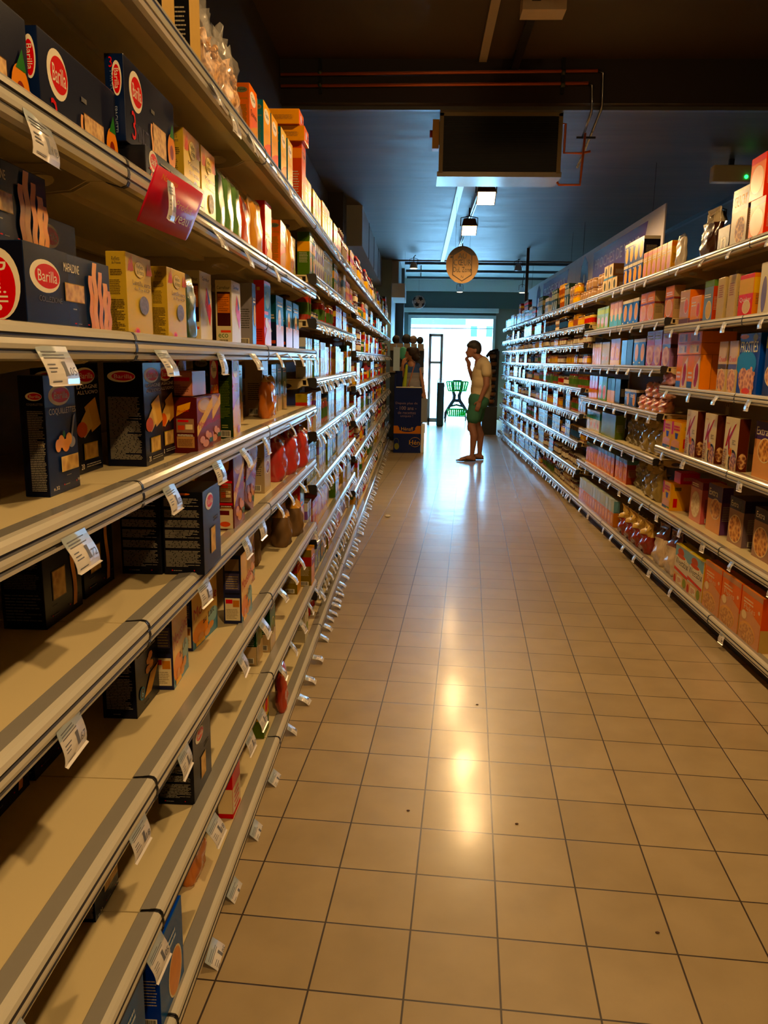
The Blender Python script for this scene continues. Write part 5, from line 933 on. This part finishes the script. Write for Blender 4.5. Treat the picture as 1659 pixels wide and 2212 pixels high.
# emergency light, track and lamp over the neighbouring aisle
t = thing('emergency_light', (2.72, 7.4, 3.07)); tag(t, 'beige emergency light box with a green glowing dot', 'emergency light')
m = MB(); m.box(-.17, -.05, -.07, .3, .05, .07, mat('emergency_case', '#c9c0a4', .35), .012); m.box(-.02, 0, .06, .02, .03, .13, IRON); m.build('case', t)
m = MB(); m.ell((.115, -.052, -.03), (.016, .008, .016), mat('green_led', '#18e048', .4, emit=9.)); m.build('indicator', t)
m = MB(); m.box(3.2, 6.2, 3.1, 3.24, 14, 3.14, mat('track_blue_black', '#141c28', .35)); m.box(3.21, 7, 3.14, 3.23, 7.03, 3.2, IRON); m.box(3.21, 12, 3.14, 3.23, 12.03, 3.2, IRON); tag(m.build('light_track'), 'blue black light track above the neighbouring aisle', 'track')
flood(3.22, 9.0, 2.98, -.3, LAMP_W * .5, 'glowing floodlight seen above the right top shelf', s=.8, zt=3.1)
# far spotlights
def ball(x, y, z, label, on=True, sz=.07, w=14):
    t = thing('spotlight', (x, y, z)); tag(t, label, 'lamp', 'spotlights near the shop front')
    m = MB(); m.lathe([(sz * .5, .06), (sz * .8, .02), (sz, -.05)], mat('spot_white', '#c9ccd0', .35), 16, cap=(True, False)); m.build('housing', t)
    m = MB(); m.lathe([(sz * .9, -.045), (sz * .7, -.055)], DIMG if on else IRON, 16); m.build('lamp_face', t)
    m = MB(); m.tube([(0, 0, .05), (0, 0, .14), (.03, 0, 3.32 - z if y > 14.7 else 3.19 - z)], .008, IRON, 6); m.tube([(-sz, 0, 0), (-sz, 0, .1), (0, 0, .13), (sz, 0, .1), (sz, 0, 0)], .005, IRON, 6); m.build('bracket', t)
    if on: spot(t, (0, 0, -.07), (0, -.2, -1), w, 120)
ball(-.12, 13.9, 3.02, 'round glowing spotlight left below the ceiling edge', w=60); ball(.86, 17.4, 2.93, 'spotlight glowing in front of the fascia, left of two'); ball(2.2, 17.4, 2.93, 'spotlight glowing in front of the fascia, right beside the black post')
ball(1.72, 14.3, 3.05, 'unlit spotlight with dangling cable under the ceiling edge', False)
m = MB()
for y in (15.3, 16.6, 17.9): m.box(-.3, y, 3.2, 3.4, y + .05, 3.25, mat('rail_blue_grey', '#3c4a52', .4)); m.box(.0, y + .02, 3.25, .02, y + .03, 3.34, IRON); m.box(3.0, y + .02, 3.25, 3.02, y + .03, 3.34, IRON)
tag(m.build('ceiling_rails'), 'three blue grey rails across the pale ceiling by the shop front', 'rail')
m = MB(); m.box(1.69, 13.0, 2.0, 1.735, 13.045, 3.2, BLACK); tag(m.build('hanging_post'), 'black vertical post rising above the far right shelves', 'post')
# round hanging sign
t = thing('hanging_sign', (.462, 9.0, 2.468)); tag(t, 'round wooden sign with hexagon hanging over the aisle', 'sign')
KR = mat('sign_kraft', '#c49c64', .6, 0, .12, 12)
def disc(mb, pts, y0, y1, m_):
    n = len(pts); mb.add([(x, y0, z) for x, z in pts] + [(x, y1, z) for x, z in pts], [tuple(range(n)), tuple(range(2 * n - 1, n - 1, -1))] + [(i, i + n, (i + 1) % n + n, (i + 1) % n) for i in range(n)], m_)
m = MB(); disc(m, [(.18 * math.cos(2 * PI * i / 40), .2 * math.sin(2 * PI * i / 40)) for i in range(40)], -.006, .006, KR)
f = Face(m, (-.18, -.006, -.2), (.36, 0, 0), (0, 0, .4), (0, -1, 0), .0006)
hx = [(.5, .92), (.8, .76), (.8, .22), (.5, .05), (.2, .22), (.2, .76)]
f.p([(.5 + .5 * math.cos(a), .5 + .5 * math.sin(a)) for a in [i * PI / 12 for i in range(2, 11)]] , ink('#3a2a1c')); f.p(hx, ink('#2c2018')); f.p([(.5 + (x - .5) * .92, .49 + (y - .49) * .94) for x, y in hx], KR)
f.t(.36, .66, .62, .81, 'AU', ink('#0c0908')); f.t(.23, .48, .78, .64, 'CŒUR', ink('#0c0908')); f.t(.23, .3, .78, .44, 'DuL Zone', ink('#0c0908')); f.t(.47, .14, .54, .21, 'N', ink('#1c1512')); f.e(.16, .7, .04, .03, ink('#2c2018'))
m.build('panel', t); m = MB(); m.tube([(-.08, 0, .18), (-.08, 0, .72)], .0015, IRON, 5); m.tube([(.08, 0, .18), (.08, 0, .72)], .0015, IRON, 5); m.build('wire', t)
# purple banners over the right shelves
LIL = mat('panel_lilac_white', '#b9b0b4', .4); PUR = ink('#6f4f86'); PURD = ink('#4a3a6a')
for y0, y1, lb in ((7.15, 11.0, 'nearer'), (11.0, 15.6, 'farther')):
    t = thing('hanging_banner', (2.1, y0, 2.36)); tag(t, f'white hanging panel with purple lettering above right shelves, {lb} one', 'banner', 'white hanging panels'); 
    m = MB(); m.box(0, 0, 0, .012, y1 - y0 - .01, .42, LIL); f = Face(m, (0, y1 - y0, 0), (0, -(y1 - y0), 0), (0, 0, .42), (-1, 0, 0), .0006)
    s_ = 3.85 / (y1 - y0)
    f.p([(1 - .72 * s_, .14), (1 - .17 * s_, .14), (1 - .13 * s_, .86), (1 - .72 * s_, .86)], PUR); f.t(1 - .69 * s_, .36, 1 - .2 * s_, .64, 'PROCHES DE VOUS', mat('banner_pale', '#b9a3c4', .4))
    f.p([(1 - .92 * s_, .05), (1 - .78 * s_, .05), (1 - .8 * s_, .7), (1 - .85 * s_, .95), (1 - .9 * s_, .7)], PURD); f.r(1 - .86 * s_, .05, 1 - .84 * s_, .4, LIL)
    m.build('panel', t); m = MB()
    for yy in (.4, y1 - y0 - .4): m.tube([(.006, yy, .42), (.006, yy, .84)], .002, IRON, 5)
    m.build('wire', t)
# paper football
t = thing('hanging_football', (-.02, 15.0, 2.49)); tag(t, 'black and white football decoration hanging by the left column', 'football')
m = MB(); FW, FB = mat('football_white', '#c9d4dc', .5), mat('football_black', '#141a24', .5)
bm = bmesh.new(); bmesh.ops.create_icosphere(bm, subdivisions=3, radius=.125); bm.verts.ensure_lookup_table()
ico = bmesh.new(); bmesh.ops.create_icosphere(ico, subdivisions=1, radius=1); ax = [v.co.normalized() for v in ico.verts]; ico.free(); bm.verts.index_update()
vs = [v.co.copy() for v in bm.verts]; fa, fb = [], []
for q in bm.faces: (fb if max(q.calc_center_median().normalized().dot(a) for a in ax) > .945 else fa).append([v.index for v in q.verts])
m.add(vs, fa, FW, True); m.add(vs, fb, FB, True); bm.free(); m.build('ball', t); m = MB(); m.tube([(0, 0, .12), (0, 0, .84)], .0015, IRON, 5); m.build('string', t)
# ------------------------------------------------------------------ display by the left shelf end
DB = ink('#0c1a4a'); t = thing('display_stand', (-.145, 12.0, 0)); tag(t, 'dark blue cardboard display stand with gold lettering at the end of the left shelves', 'display stand')
m = MB(); m.box(-.215, 0, 0, .205, .38, 1.0, DB, .003); f = Face(m, (-.215, 0, 0), (.42, 0, 0), (0, 0, 1.0), (0, -1, 0), .0008); GLD = ink('#b8904a')
f.r(0, .3, 1, .42, ink('#a8692a')); f.p([(.15, .42), (.25, .36), (.75, .36), (.85, .42)], DB); f.e(.5, .37, .3, .045, DB); f.t(.28, .345, .72, .4, 'Hénaff', GLD)
f.t(.06, .74, .86, .785, 'Depuis plus de', ink('#7a6a78')); f.t(.08, .665, .82, .72, '- 100 ans -', ink('#8a7a80')); f.t(.14, .6, .8, .645, 'de recettes', ink('#7a6a78')); f.t(.24, .545, .7, .59, 'uniques !', ink('#7a6a78'))
f.e(.8, .17, .4 * .5, .075, GLD); f.e(.8, .17, .39 * .5, .07, DB); f.t(.58, .13, .97, .2, 'Hén', GLD); f.e(.1, .17, .1, .06, ink('#4a4a34')); f.e(.1, .17, .085, .05, DB); f.e(.12, .1, .09, .05, ink('#6a6a3a')); f.r(.78, .0, .98, .01, ink('#22305a'))
m.build('box', t); m = MB(); m.box(-.215, .36, 1.0, -.1, .38, 1.25, DB); m.box(-.215, 0, 1.0, -.19, .38, 1.2, DB); m.build('header', t); m = MB(); m.box(-.19, .01, 1.0, .205, .36, 1.006, mat('display_rim', '#a89a7a', .5)); m.build('top_edge', t)
m = MB(); m.box(.0, 0, 0, .035, .22, .27, mat('leaflet_white', '#c0d0e0', .3)); 
t2 = thing('white_carton', (.066, 12.02, .34)); 
m = MB(); m.box(0, 0, -.34, .05, .3, -.03, WHITE, .004); m.box(0, 0, -.03, .06, .28, .1, WHITE, .004); m.build('carton', t2); tag(t2, 'pale carton pressed against the side of the dark blue display', 'carton')
# cheese style rack behind the display
t = thing('display_rack', (-.2, 13.75, 0)); tag(t, 'dark rack with cream drawers behind the woman', 'display rack')
m = MB(); m.box(-.3, .1, 0, .3, .5, 1.62, mat('rack_dark', '#1b2430', .5)); m.build('frame', t)
CRB = mat('drawer_cream', '#a89c8a', .5)
for i in range(5): m = MB(); m.box(-.3 + i * .12, .0, 1.58, -.19 + i * .12, .3, 1.7, CRB, .003); m.build('box', t)
for i in range(5): m = MB(); m.box(-.3 + i * .12, .0, 1.2, -.19 + i * .12, .1, 1.3, CRB, .003); m.build('box', t)
for i, (x, c, r) in enumerate(((-.2, '#1a1412', .07), (-.02, '#14161c', .08), (.1, '#6a5a54', .07), (.22, '#101624', .06))):
    m = MB(); m.ell((0, 0, 0), (r, r, r * 1.1), mat('hat_%d' % i, c, .8), 16, 10); o = m.build('hat'); o.location = (-.2 + x, 13.9, 1.70 + r * 1.0); tag(o, ('black round hat at the left end of the cream boxes', 'dark grey hat on the middle cream boxes', 'greyish hat between two dark hats on the rack', 'navy hat at the right end of the rack')[i], 'hat')
mm = MB(); mm.box(-.05, 0, 0, .05, .02, .36, mat('leaflet_blue', '#a9c4dc', .3), .003); o = mm.build('white_notice'); o.location = (-.34, 12.2, 1.251); tag(o, 'pale blue notice card standing on the dark display header', 'notice')
mm = MB(); mm.ell((0, 0, 0), (.075, .03, .11), mat('balloon_mint', '#4fb894', .35), 16, 10); mm.tube([(0, 0, .1), (0, 0, 1.67)], .0015, IRON, 5); o = mm.build('green_decoration'); o.location = (-.26, 13.45, 1.53); tag(o, 'mint green decoration hanging in front of the woman’s face', 'decoration')
# open door leaf, bins, trolley, basket stand
t = thing('door_leaf', (.36, 17.6, 0)); tag(t, 'open white framed glass door leaf left of the entrance', 'door')
m = MB(); 
for a in ((-.14, -.08), (.12, .18)): m.box(a[0], 0, 0, a[1], .04, 2.0, FR)
m.box(-.13, 0, 1.94, .17, .04, 2.0, FR); m.box(-.13, 0, 1.35, .17, .04, 1.4, FR); m.box(-.13, 0, .05, .17, .04, .14, FR); m.build('frame', t); m = MB(); m.box(-.09, .015, .14, .13, .022, 1.94, GLASS); m.build('glass_pane', t)
t = thing('waste_bin', (.5, 17.2, 0)); tag(t, 'dark teal bin standing by the open door leaf', 'bin'); m = MB(); m.box(-.08, -.1, 0, .08, .1, .95, mat('bin_teal', '#1f4a4c', .4), .03); m.build('body', t); m = MB(); m.tube([(-.07, 0, .95), (-.05, 0, 1.02), (.06, 0, 1.02), (.085, 0, .85)], .008, FR, 8); m.build('handle', t)
TG = mat('trolley_frame', '#3a4552', .35, .3); BG = mat('basket_green', '#08c840', .35)
t = thing('basket_trolley', (.92, 18.4, 0)); tag(t, 'small grey shopping trolley with two green baskets in the doorway', 'trolley')
m = MB()
for s in (-1, 1):
    m.tube([(s * .27, -.2, .09), (s * .26, -.15, .22), (s * .17, 0, .36), (s * .07, .05, .5), (s * .055, .05, .62), (s * .1, .02, .74), (s * .1, 0, .96)], [.03, .034, .04, .045, .045, .035, .024], TG, 10)
    m.tube([(s * .24, .3, .08), (s * .2, .2, .3), (s * .1, .08, .5)], .02, TG, 8)
m.tube([(-.17, 0, .36), (0, .03, .4), (.17, 0, .36)], .024, TG, 8); m.tube([(-.1, 0, .96), (.1, 0, .96)], .024, TG, 8); m.tube([(-.1, .02, .74), (.1, .02, .74)], .022, TG, 8); m.tube([(-.06, .05, .5), (.06, .05, .5)], .04, TG, 8); m.build('frame', t)
def basket(z, w0, w1, h, d):
    mb = MB(); n = 9
    for s in (-1, 1):
        for i in range(n + 1): u = i / n * 2 - 1; mb.tube([(u * w0, s * d * .45, z), (u * w1, s * d * .5, z + h)], .013, BG, 5)
        for i in range(5): u = i / 4 * 2 - 1; mb.tube([(s * w0, u * d * .45, z), (s * w1, u * d * .5, z + h)], .006, BG, 5)
    for zz, ww, r in ((z + h, w1, .012), (z + h * .55, (w0 + w1) / 2, .006), (z + .004, w0, .01)): mb.tube([(-ww, -d / 2, zz), (ww, -d / 2, zz), (ww, d / 2, zz), (-ww, d / 2, zz), (-ww, -d / 2, zz)], r, BG, 6)
    mb.box(-w0, -d * .45, z, w0, d * .45, z + .006, BG); return mb
basket(.72, .2, .25, .22, .34).build('basket', t); basket(.14, .19, .22, .16, .34).build('basket', t)
for x, y in ((-.27, -.2), (.27, -.2), (-.24, .3), (.24, .3)): m = MB(); m.tube([(x - .014, y, .045), (x + .014, y, .045)], .045, IRON, 14); m.build('wheel', t)
t = thing('pot_rack', (1.44, 15.3, 0)); tag(t, 'tall dark rack of brown pots at the end of the right shelves', 'rack')
m = MB(); m.box(-.17, 0, 0, .12, .3, .55, mat('rack_green_black', '#0e1512', .5), .006); m.build('base', t)
m = MB(); m.box(-.05, .22, .55, .14, .26, 1.62, BLACK); m.tube([(-.12, .1, 1.5), (-.05, .1, 1.6), (.1, .1, 1.64)], .03, BLACK, 8); m.build('post', t)
for i in range(7): m = MB(); z = .6 + i * .145; m.lathe([(.05, z), (.07, z + .03), (.075, z + .07), (.05, z + .085)], mat('pot_brown', '#7a4c22', .6, 0, .2, 20), 14, (.0 + .02 * (i % 2), .12)); m.lathe([(.06, z + .085), (.08, z + .1), (.075, z + .14)], mat('pot_dark', '#17100c', .5), 14, (.0 + .02 * (i % 2), .12)); m.build('pot', t)
# crumpled paper on the floor, and lint specks
m = MB(); m.ell((0, 0, .012), (.03, .022, .012), mat('paper_scrap', '#cfcac2', .6, 0, .2, 60), 8, 5); o = m.build('paper_scrap'); o.location = (-.25, 6.95, 0); tag(o, 'small crumpled paper scrap on the floor near the left shelves', 'litter')
for i, (x, y) in enumerate(((.0, 2.25), (.34, 2.2), (.28, 3.05), (.64, 1.75))):
    m = MB(); m.ell((0, 0, .002), (.006, .004, .0018), mat('crumb', '#4a2c1c', .7), 7, 4); o = m.build('crumb'); o.location = (x, y, 0); tag(o, ('brown crumb on the floor tile nearest the left rail', 'brown crumb on the middle of the tiles', 'tiny brown crumb farther up the aisle', 'faint crumb on the right hand tiles')[i], 'crumb')

# ------------------------------------------------------------------ people
def caps(mb, p, q, r1, r2, m, n=14):
    p, q = Vector(p), Vector(q); d = (q - p); L_ = d.length or 1e-4; d.normalize(); a = d.orthogonal().normalized(); c = d.cross(a); vs, fs = [], []; k = 5; prof = []
    for i in range(k + 1): t_ = -PI / 2 + PI / 2 * i / k; prof.append((math.sin(t_) * r1, math.cos(t_) * r1))
    for i in range(k + 1): t_ = PI / 2 * i / k; prof.append((L_ + math.sin(t_) * r2, math.cos(t_) * r2))
    for z, r in prof: vs += [p + d * z + (a * math.cos(2 * PI * j / n) + c * math.sin(2 * PI * j / n)) * max(r, 1e-4) for j in range(n)]
    fs = [(i * n + j, i * n + (j + 1) % n, (i + 1) * n + (j + 1) % n, (i + 1) * n + j) for i in range(len(prof) - 1) for j in range(n)] + [tuple(range(n - 1, -1, -1)), tuple((len(prof) - 1) * n + j for j in range(n))]
    mb.add(vs, fs, m, True)
def melt(prims, name, m, voxel=.008, smooth=6, parent=None):
    """grow one continuous surface from overlapping limbs"""
    mb = MB()
    for p in prims:
        if p[0] == 'c': caps(mb, *p[1:5], m)
        else:
            b_ = bmesh.new(); bmesh.ops.create_uvsphere(b_, u_segments=20, v_segments=14, radius=1); c, r = p[1], p[2]; rot = Matrix.Rotation(p[3] if len(p) > 3 else 0, 4, 'Y')
            mb.bm(b_, m, True, Matrix.Translation(c) @ rot @ Matrix.Diagonal((*r, 1)))
    o = mb.build(name); md = o.modifiers.new('r', 'REMESH'); md.mode = 'VOXEL'; md.voxel_size = voxel; md.use_smooth_shade = True
    s = o.modifiers.new('s', 'SMOOTH'); s.factor = .5; s.iterations = smooth
    dg = bpy.context.evaluated_depsgraph_get(); me = bpy.data.meshes.new_from_object(o.evaluated_get(dg)); me.name = name
    me.materials.clear(); me.materials.append(m)
    for pl in me.polygons: pl.use_smooth = True
    bpy.data.objects.remove(o); o = inst(me, name, parent); return o
SKIN = mat('skin', '#8a5e4c', .5, 0, .05, 12); SKINW = mat('skin_woman', '#b8805c', .5, 0, .05, 12); HAIR = mat('hair_dark', '#17110d', .6, 0, .3, 60, bump=.4)
def foot(hx, y, z=0, d=-1):
    """heel at hx, toes toward d"""
    out = [('c', (hx + d * .02, y, .035), (hx + d * .1, y, .05), .034, .036), ('c', (hx + d * .1, y, .05), (hx + d * .2, y + .005, .024), .036, .026), ('c', (hx + d * .1, y + .02, .035), (hx + d * .2, y + .03, .02), .026, .02)]
    for i, (dy, l, r) in enumerate(((-.03, .262, .014), (-.008, .262, .0105), (.012, .256, .01), (.03, .248, .0095), (.046, .238, .009))): out.append(('c', (hx + d * .19, y + dy * .8, .02), (hx + d * (l - .008), y + dy, .014), r + .002, r))
    return out
def hand(w, dirn, side, curl, palmn, s=1.0):
    """w wrist, dirn pointing along the hand, side across it toward the thumb, palmn toward which the fingers bend"""
    w, D, S, P = Vector(w), Vector(dirn).normalized(), Vector(side).normalized(), Vector(palmn).normalized(); out = []
    for a in (-.024, -.008, .008, .024): out.append(('c', w + S * a * .6 * s, w + D * .085 * s + S * a * s, .015 * s, .0125 * s))
    for i, (a, l) in enumerate(((.027, .072), (.009, .08), (-.009, .074), (-.027, .06))):
        b_ = w + D * .088 * s + S * a * s; d_ = D.copy(); r = .0095 * s
        for k in range(3):
            d_ = (d_ * math.cos(curl[k]) + P * math.sin(curl[k])).normalized() if k == 0 else (d_ + P * curl[k]).normalized(); e = b_ + d_ * l * s * (.45, .32, .25)[k]; out.append(('c', b_, e, r, r * .9)); b_ = e; r *= .9
    t0 = w + D * .022 * s + S * .026 * s; t1 = t0 + (D * .6 + S * .7 + P * .3).normalized() * .036 * s; t2 = t1 + (D * .95 + P * .35 + S * .15).normalized() * .032 * s
    out += [('c', t0, t1, .0135 * s, .0115 * s), ('c', t1, t2, .0115 * s, .0095 * s)]
    return out
Ym = 0.
pm = thing('person', (0, 11.2, 0)); tag(pm, 'man in beige t-shirt and green shorts standing head bowed, hand on chin', 'person')
yl, yr = -.1, .12                                       # near (left) leg and far leg
B = []
B += [('e', (.775, 0, 1.585), (.092, .074, .112), .35), ('e', (.735, 0, 1.535), (.062, .056, .082), .3), ('e', (.80, 0, 1.60), (.085, .072, .09), .2), ('c', (.715, 0, 1.50), (.735, 0, 1.485), .034, .03)]
B += [('c', (.684, 0, 1.552), (.667, 0, 1.527), .011, .013), ('c', (.678, -.012, 1.506), (.678, .012, 1.506), .009, .009), ('c', (.682, -.012, 1.492), (.682, .012, 1.492), .008, .008), ('c', (.692, -.032, 1.572), (.692, .032, 1.572), .012, .012)]
for s in (-1, 1): B += [('e', (.795, s * .076, 1.552), (.02, .01, .032), .3)]
B += [('c', (.79, 0, 1.51), (.90, 0, 1.42), .055, .062), ('c', (.90, -.13, 1.37), (.90, .13, 1.37), .068, .068), ('c', (.90, 0, 1.38), (.90, 0, 1.15), .11, .115), ('c', (.885, -.05, 1.1), (.885, .05, 1.1), .115, .115), ('c', (.88, -.05, .93), (.88, .05, .93), .115, .115)]
# near arm hanging, hand in front of the thigh
B += [('c', (.945, -.2, 1.345), (.955, -.235, 1.09), .052, .043), ('c', (.955, -.235, 1.09), (.872, -.225, .87), .042, .028)]
B += hand((.872, -.225, .865), (-.28, .0, -1), (-.9, 0, .28), (.3, .35, .35), (.1, 1, 0))
# far arm raised, fist at the chin
B += [('c', (.9, .19, 1.34), (.80, .21, 1.15), .05, .04), ('c', (.80, .21, 1.15), (.725, .05, 1.30), .04, .027)]
B += hand((.722, .045, 1.305), (-.15, -.25, 1), (.5, -.6, .4), (1.1, 1.2, .9), (-.5, .3, .6), 1.05)
# legs
for y, hip, kn, an in ((yl, .84, (.775, .50), (.800, .10)), (yr, .875, (.865, .50), (.925, .10))):
    B += [('c', (hip, y * .85, .88), (hip - .01, y * .85, .78), .1, .095), ('c', (hip, y * .85, .8), (kn[0], y * .9, kn[1]), .088, .056), ('c', (kn[0] + .01, y * .9, kn[1]), ((kn[0] + an[0]) / 2 + .03, y, .36), .055, .056), ('c', ((kn[0] + an[0]) / 2 + .03, y, .36), (an[0], y, an[1]), .055, .033), ('c', (kn[0] - .02, y * .9, .5), (kn[0] - .02, y * .9, .46), .042, .036), ('c', (an[0], y, an[1]), (an[0], y, .05), .034, .036)]
B += foot(.845, yl) + foot(.975, yr)
melt(B, 'body', SKIN, .0075, 5, pm)
SH = mat('tshirt_beige', '#b8a684', .85, 0, .05, 30); SHORT = mat('shorts_green', '#2f6a54', .85, 0, .06, 30)
T = [('c', (.91, -.1, 1.365), (.943, -.2, 1.345), .09, .074), ('c', (.91, .1, 1.365), (.905, .19, 1.345), .09, .074), ('c', (.90, -.1, 1.345), (.90, .1, 1.345), .095, .095), ('c', (.915, -.135, 1.368), (.915, .135, 1.368), .083, .083), ('c', (.91, -.04, 1.38), (.91, .04, 1.38), .095, .095), ('e', (.905, 0, 1.22), (.145, .19, .2)), ('e', (.90, 0, 1.02), (.152, .18, .2)), ('c', (.90, -.06, 1.12), (.90, .06, 1.12), .142, .142), ('c', (.893, -.06, .93), (.893, .06, .93), .14, .14), ('c', (.945, -.2, 1.345), (.95, -.228, 1.26), .072, .072), ('c', (.9, .19, 1.335), (.86, .185, 1.255), .07, .07)]
melt(T, 't_shirt', SH, .01, 6, pm)
S_ = [('c', (.87, -.08, .86), (.87, .08, .86), .148, .148)] + [('c', (hip, y * .85, .84), (kx, y * .9, .63), .115, .105) for y, hip, kx in ((yl, .845, .80), (yr, .88, .865))]
melt(S_, 'shorts', SHORT, .011, 6, pm)
HR = [('e', (.785, 0, 1.618), (.104, .084, .088), .3), ('e', (.83, 0, 1.575), (.062, .078, .085), .1), ('c', (.71, -.035, 1.632), (.71, .035, 1.632), .034, .034), ('c', (.69, -.018, 1.625), (.69, .018, 1.625), .018, .018)]
melt(HR, 'hair', HAIR, .008, 3, pm)
for s in (-1, 1):
    m = MB(); m.ell((.6925, s * .03, 1.552), (.009, .011, .007), mat('eye_white', '#8f8680', .4), 10, 7); m.ell((.6855, s * .03, 1.551), (.004, .005, .005), BLACK, 8, 6); m.build('eye', pm)
for y, hx in ((yl, .845), (yr, .975)):
    m = MB(); n = 20; q = [(hx - .13 + .145 * math.cos(2 * PI * i / n), y + .008 + .046 * math.sin(2 * PI * i / n)) for i in range(n)]
    m.add([(x, yy, .0005) for x, yy in q] + [(x, yy, .016) for x, yy in q], [tuple(range(n - 1, -1, -1)), tuple(range(n, 2 * n))] + [(i, (i + 1) % n, (i + 1) % n + n, i + n) for i in range(n)], BLACK)
    m.tube([(hx - .11, y - .042, .014), (hx - .15, y - .02, .06), (hx - .2, y - .004, .032)], .004, BLACK, 6); m.tube([(hx - .11, y + .055, .014), (hx - .15, y + .03, .056), (hx - .2, y - .004, .032)], .004, BLACK, 6); m.build('sandal', pm)
pm.location.z = 0.006
# woman
pw = thing('person', (0, 13.0, 0)); tag(pw, 'curly haired woman in navy striped top behind the dark blue display', 'person')
B = [('e', (-.135, 0, 1.52), (.078, .07, .105)), ('e', (-.165, 0, 1.49), (.052, .052, .07)), ('c', (-.212, 0, 1.51), (-.222, 0, 1.495), .009, .012), ('c', (-.2, 0, 1.44), (-.19, 0, 1.437), .024, .024), ('c', (-.21, -.012, 1.468), (-.21, .012, 1.468), .008, .008), ('c', (-.205, -.035, 1.54), (-.205, .035, 1.54), .012, .012), ('e', (-.11, -.07, 1.505), (.018, .01, .028)),
     ('c', (-.12, 0, 1.46), (-.11, 0, 1.38), .044, .048), ('c', (-.19, 0, 1.33), (-.03, 0, 1.33), .05, .05), ('c', (-.11, 0, 1.33), (-.11, 0, 1.1), .085, .09), ('c', (-.15, 0, .95), (-.06, 0, .95), .1, .1)]
B += [('c', (-.01, 0, 1.315), (.068, -.02, 1.09), .041, .034), ('c', (.068, -.02, 1.09), (.105, -.05, .9), .034, .024)] + hand((.106, -.05, .895), (.1, -.1, -1), (-1, -.2, -.1), (.4, .5, .5), (.2, 1, 0), .95)
B += [('c', (-.21, 0, 1.30), (-.275, -.05, 1.16), .04, .034), ('c', (-.275, -.05, 1.16), (-.255, -.1, 1.345), .033, .023)] + hand((-.255, -.1, 1.345), (.25, .35, 1), (.8, -.3, .1), (.7, .8, .6), (.4, .4, .1), .95)
for y in (-.08, .08): B += [('c', (-.1, y, .9), (-.1, y, .5), .085, .055), ('c', (-.1, y, .5), (-.09, y, .1), .052, .032)] + foot(-.06, y)
melt(B, 'body', SKINW, .008, 5, pw)
def stripes():
    m = bpy.data.materials.new('top_stripes'); m.use_nodes = True; nt = m.node_tree; b = N(m)['Principled BSDF']; g = nt.nodes.new('ShaderNodeTexCoord'); sx = nt.nodes.new('ShaderNodeSeparateXYZ'); nt.links.new(g.outputs['Object'], sx.inputs[0])
    def mth(op, a, v): n = nt.nodes.new('ShaderNodeMath'); n.operation = op; nt.links.new(a, n.inputs[0]); n.inputs[1].default_value = v; return n.outputs[0]
    st = mth('GREATER_THAN', mth('FRACT', mth('MULTIPLY', sx.outputs[2], 48), 0), .5); up = mth('GREATER_THAN', sx.outputs[2], 1.215)
    m1 = nt.nodes.new('ShaderNodeMix'); m1.data_type = 'RGBA'; m1.inputs[6].default_value = lin('#c9c2bc'); m1.inputs[7].default_value = lin('#3c3c4c'); nt.links.new(st, m1.inputs[0])
    m2 = nt.nodes.new('ShaderNodeMix'); m2.data_type = 'RGBA'; nt.links.new(m1.outputs[2], m2.inputs[6]); m2.inputs[7].default_value = lin('#2a4a86'); nt.links.new(up, m2.inputs[0]); nt.links.new(m2.outputs[2], b.inputs['Base Color']); b.inputs['Roughness'].default_value = .8; return m
melt([('c', (-.19, 0, 1.315), (-.03, 0, 1.315), .068, .068), ('e', (-.108, 0, 1.2), (.15, .115, .17)), ('e', (-.108, 0, 1.03), (.15, .125, .16)), ('c', (-.16, 0, .95), (-.06, 0, .95), .115, .115)], 'striped_top', stripes(), .01, 6, pw)
melt([('e', (-.09, 0, 1.56), (.1, .092, .085)), ('e', (-.06, 0, 1.49), (.072, .095, .09)), ('e', (-.13, -.01, 1.585), (.075, .08, .055))] + [('e', (-.06 + .07 * math.cos(a), .08 * math.sin(a * 2), 1.5 + .07 * math.sin(a)), (.03, .03, .03)) for a in [i * .63 for i in range(10)]] + [('e', (-.03, -.06, 1.46), (.05, .045, .06)), ('e', (-.1, -.07, 1.54), (.07, .04, .06))], 'hair', mat('hair_brown', '#2c1a12', .7, 0, .3, 50, bump=.5), .009, 2, pw)
melt([('c', (-.1, -.06, .9), (-.1, -.08, .45), .115, .11), ('c', (-.1, .06, .9), (-.1, .08, .45), .115, .11)], 'skirt', mat('skirt_white', '#c9c4bc', .8), .012, 5, pw)
m = MB(); m.tube([(-.05, -.05, 1.385), (-.08, -.105, 1.29), (-.11, -.125, 1.17), (-.15, -.135, 1.03), (-.16, -.13, .98)], .009, mat('strap_orange', '#b86a4c', .6), 6); m.build('bag_strap', pw)
melt([('c', (-.19, -.1, 1.33), (-.225, -.13, 1.0), .022, .035)], 'lime_scarf', mat('scarf_lime', '#a8b81c', .8), .008, 3, pw)
m = MB(); m.box(-.015, 0, -.4, .11, .05, 0, mat('paper_bag_grey', '#8f949c', .5), .01); m.tube([(.0, .02, 0), (.03, .02, .06), (.08, .02, .0)], .006, WHITE, 6); o = m.build('shopping_bag'); o.location = (.055, 12.93, .80); tag(o, 'pale carrier bag held in the woman’s lowered hand', 'bag')
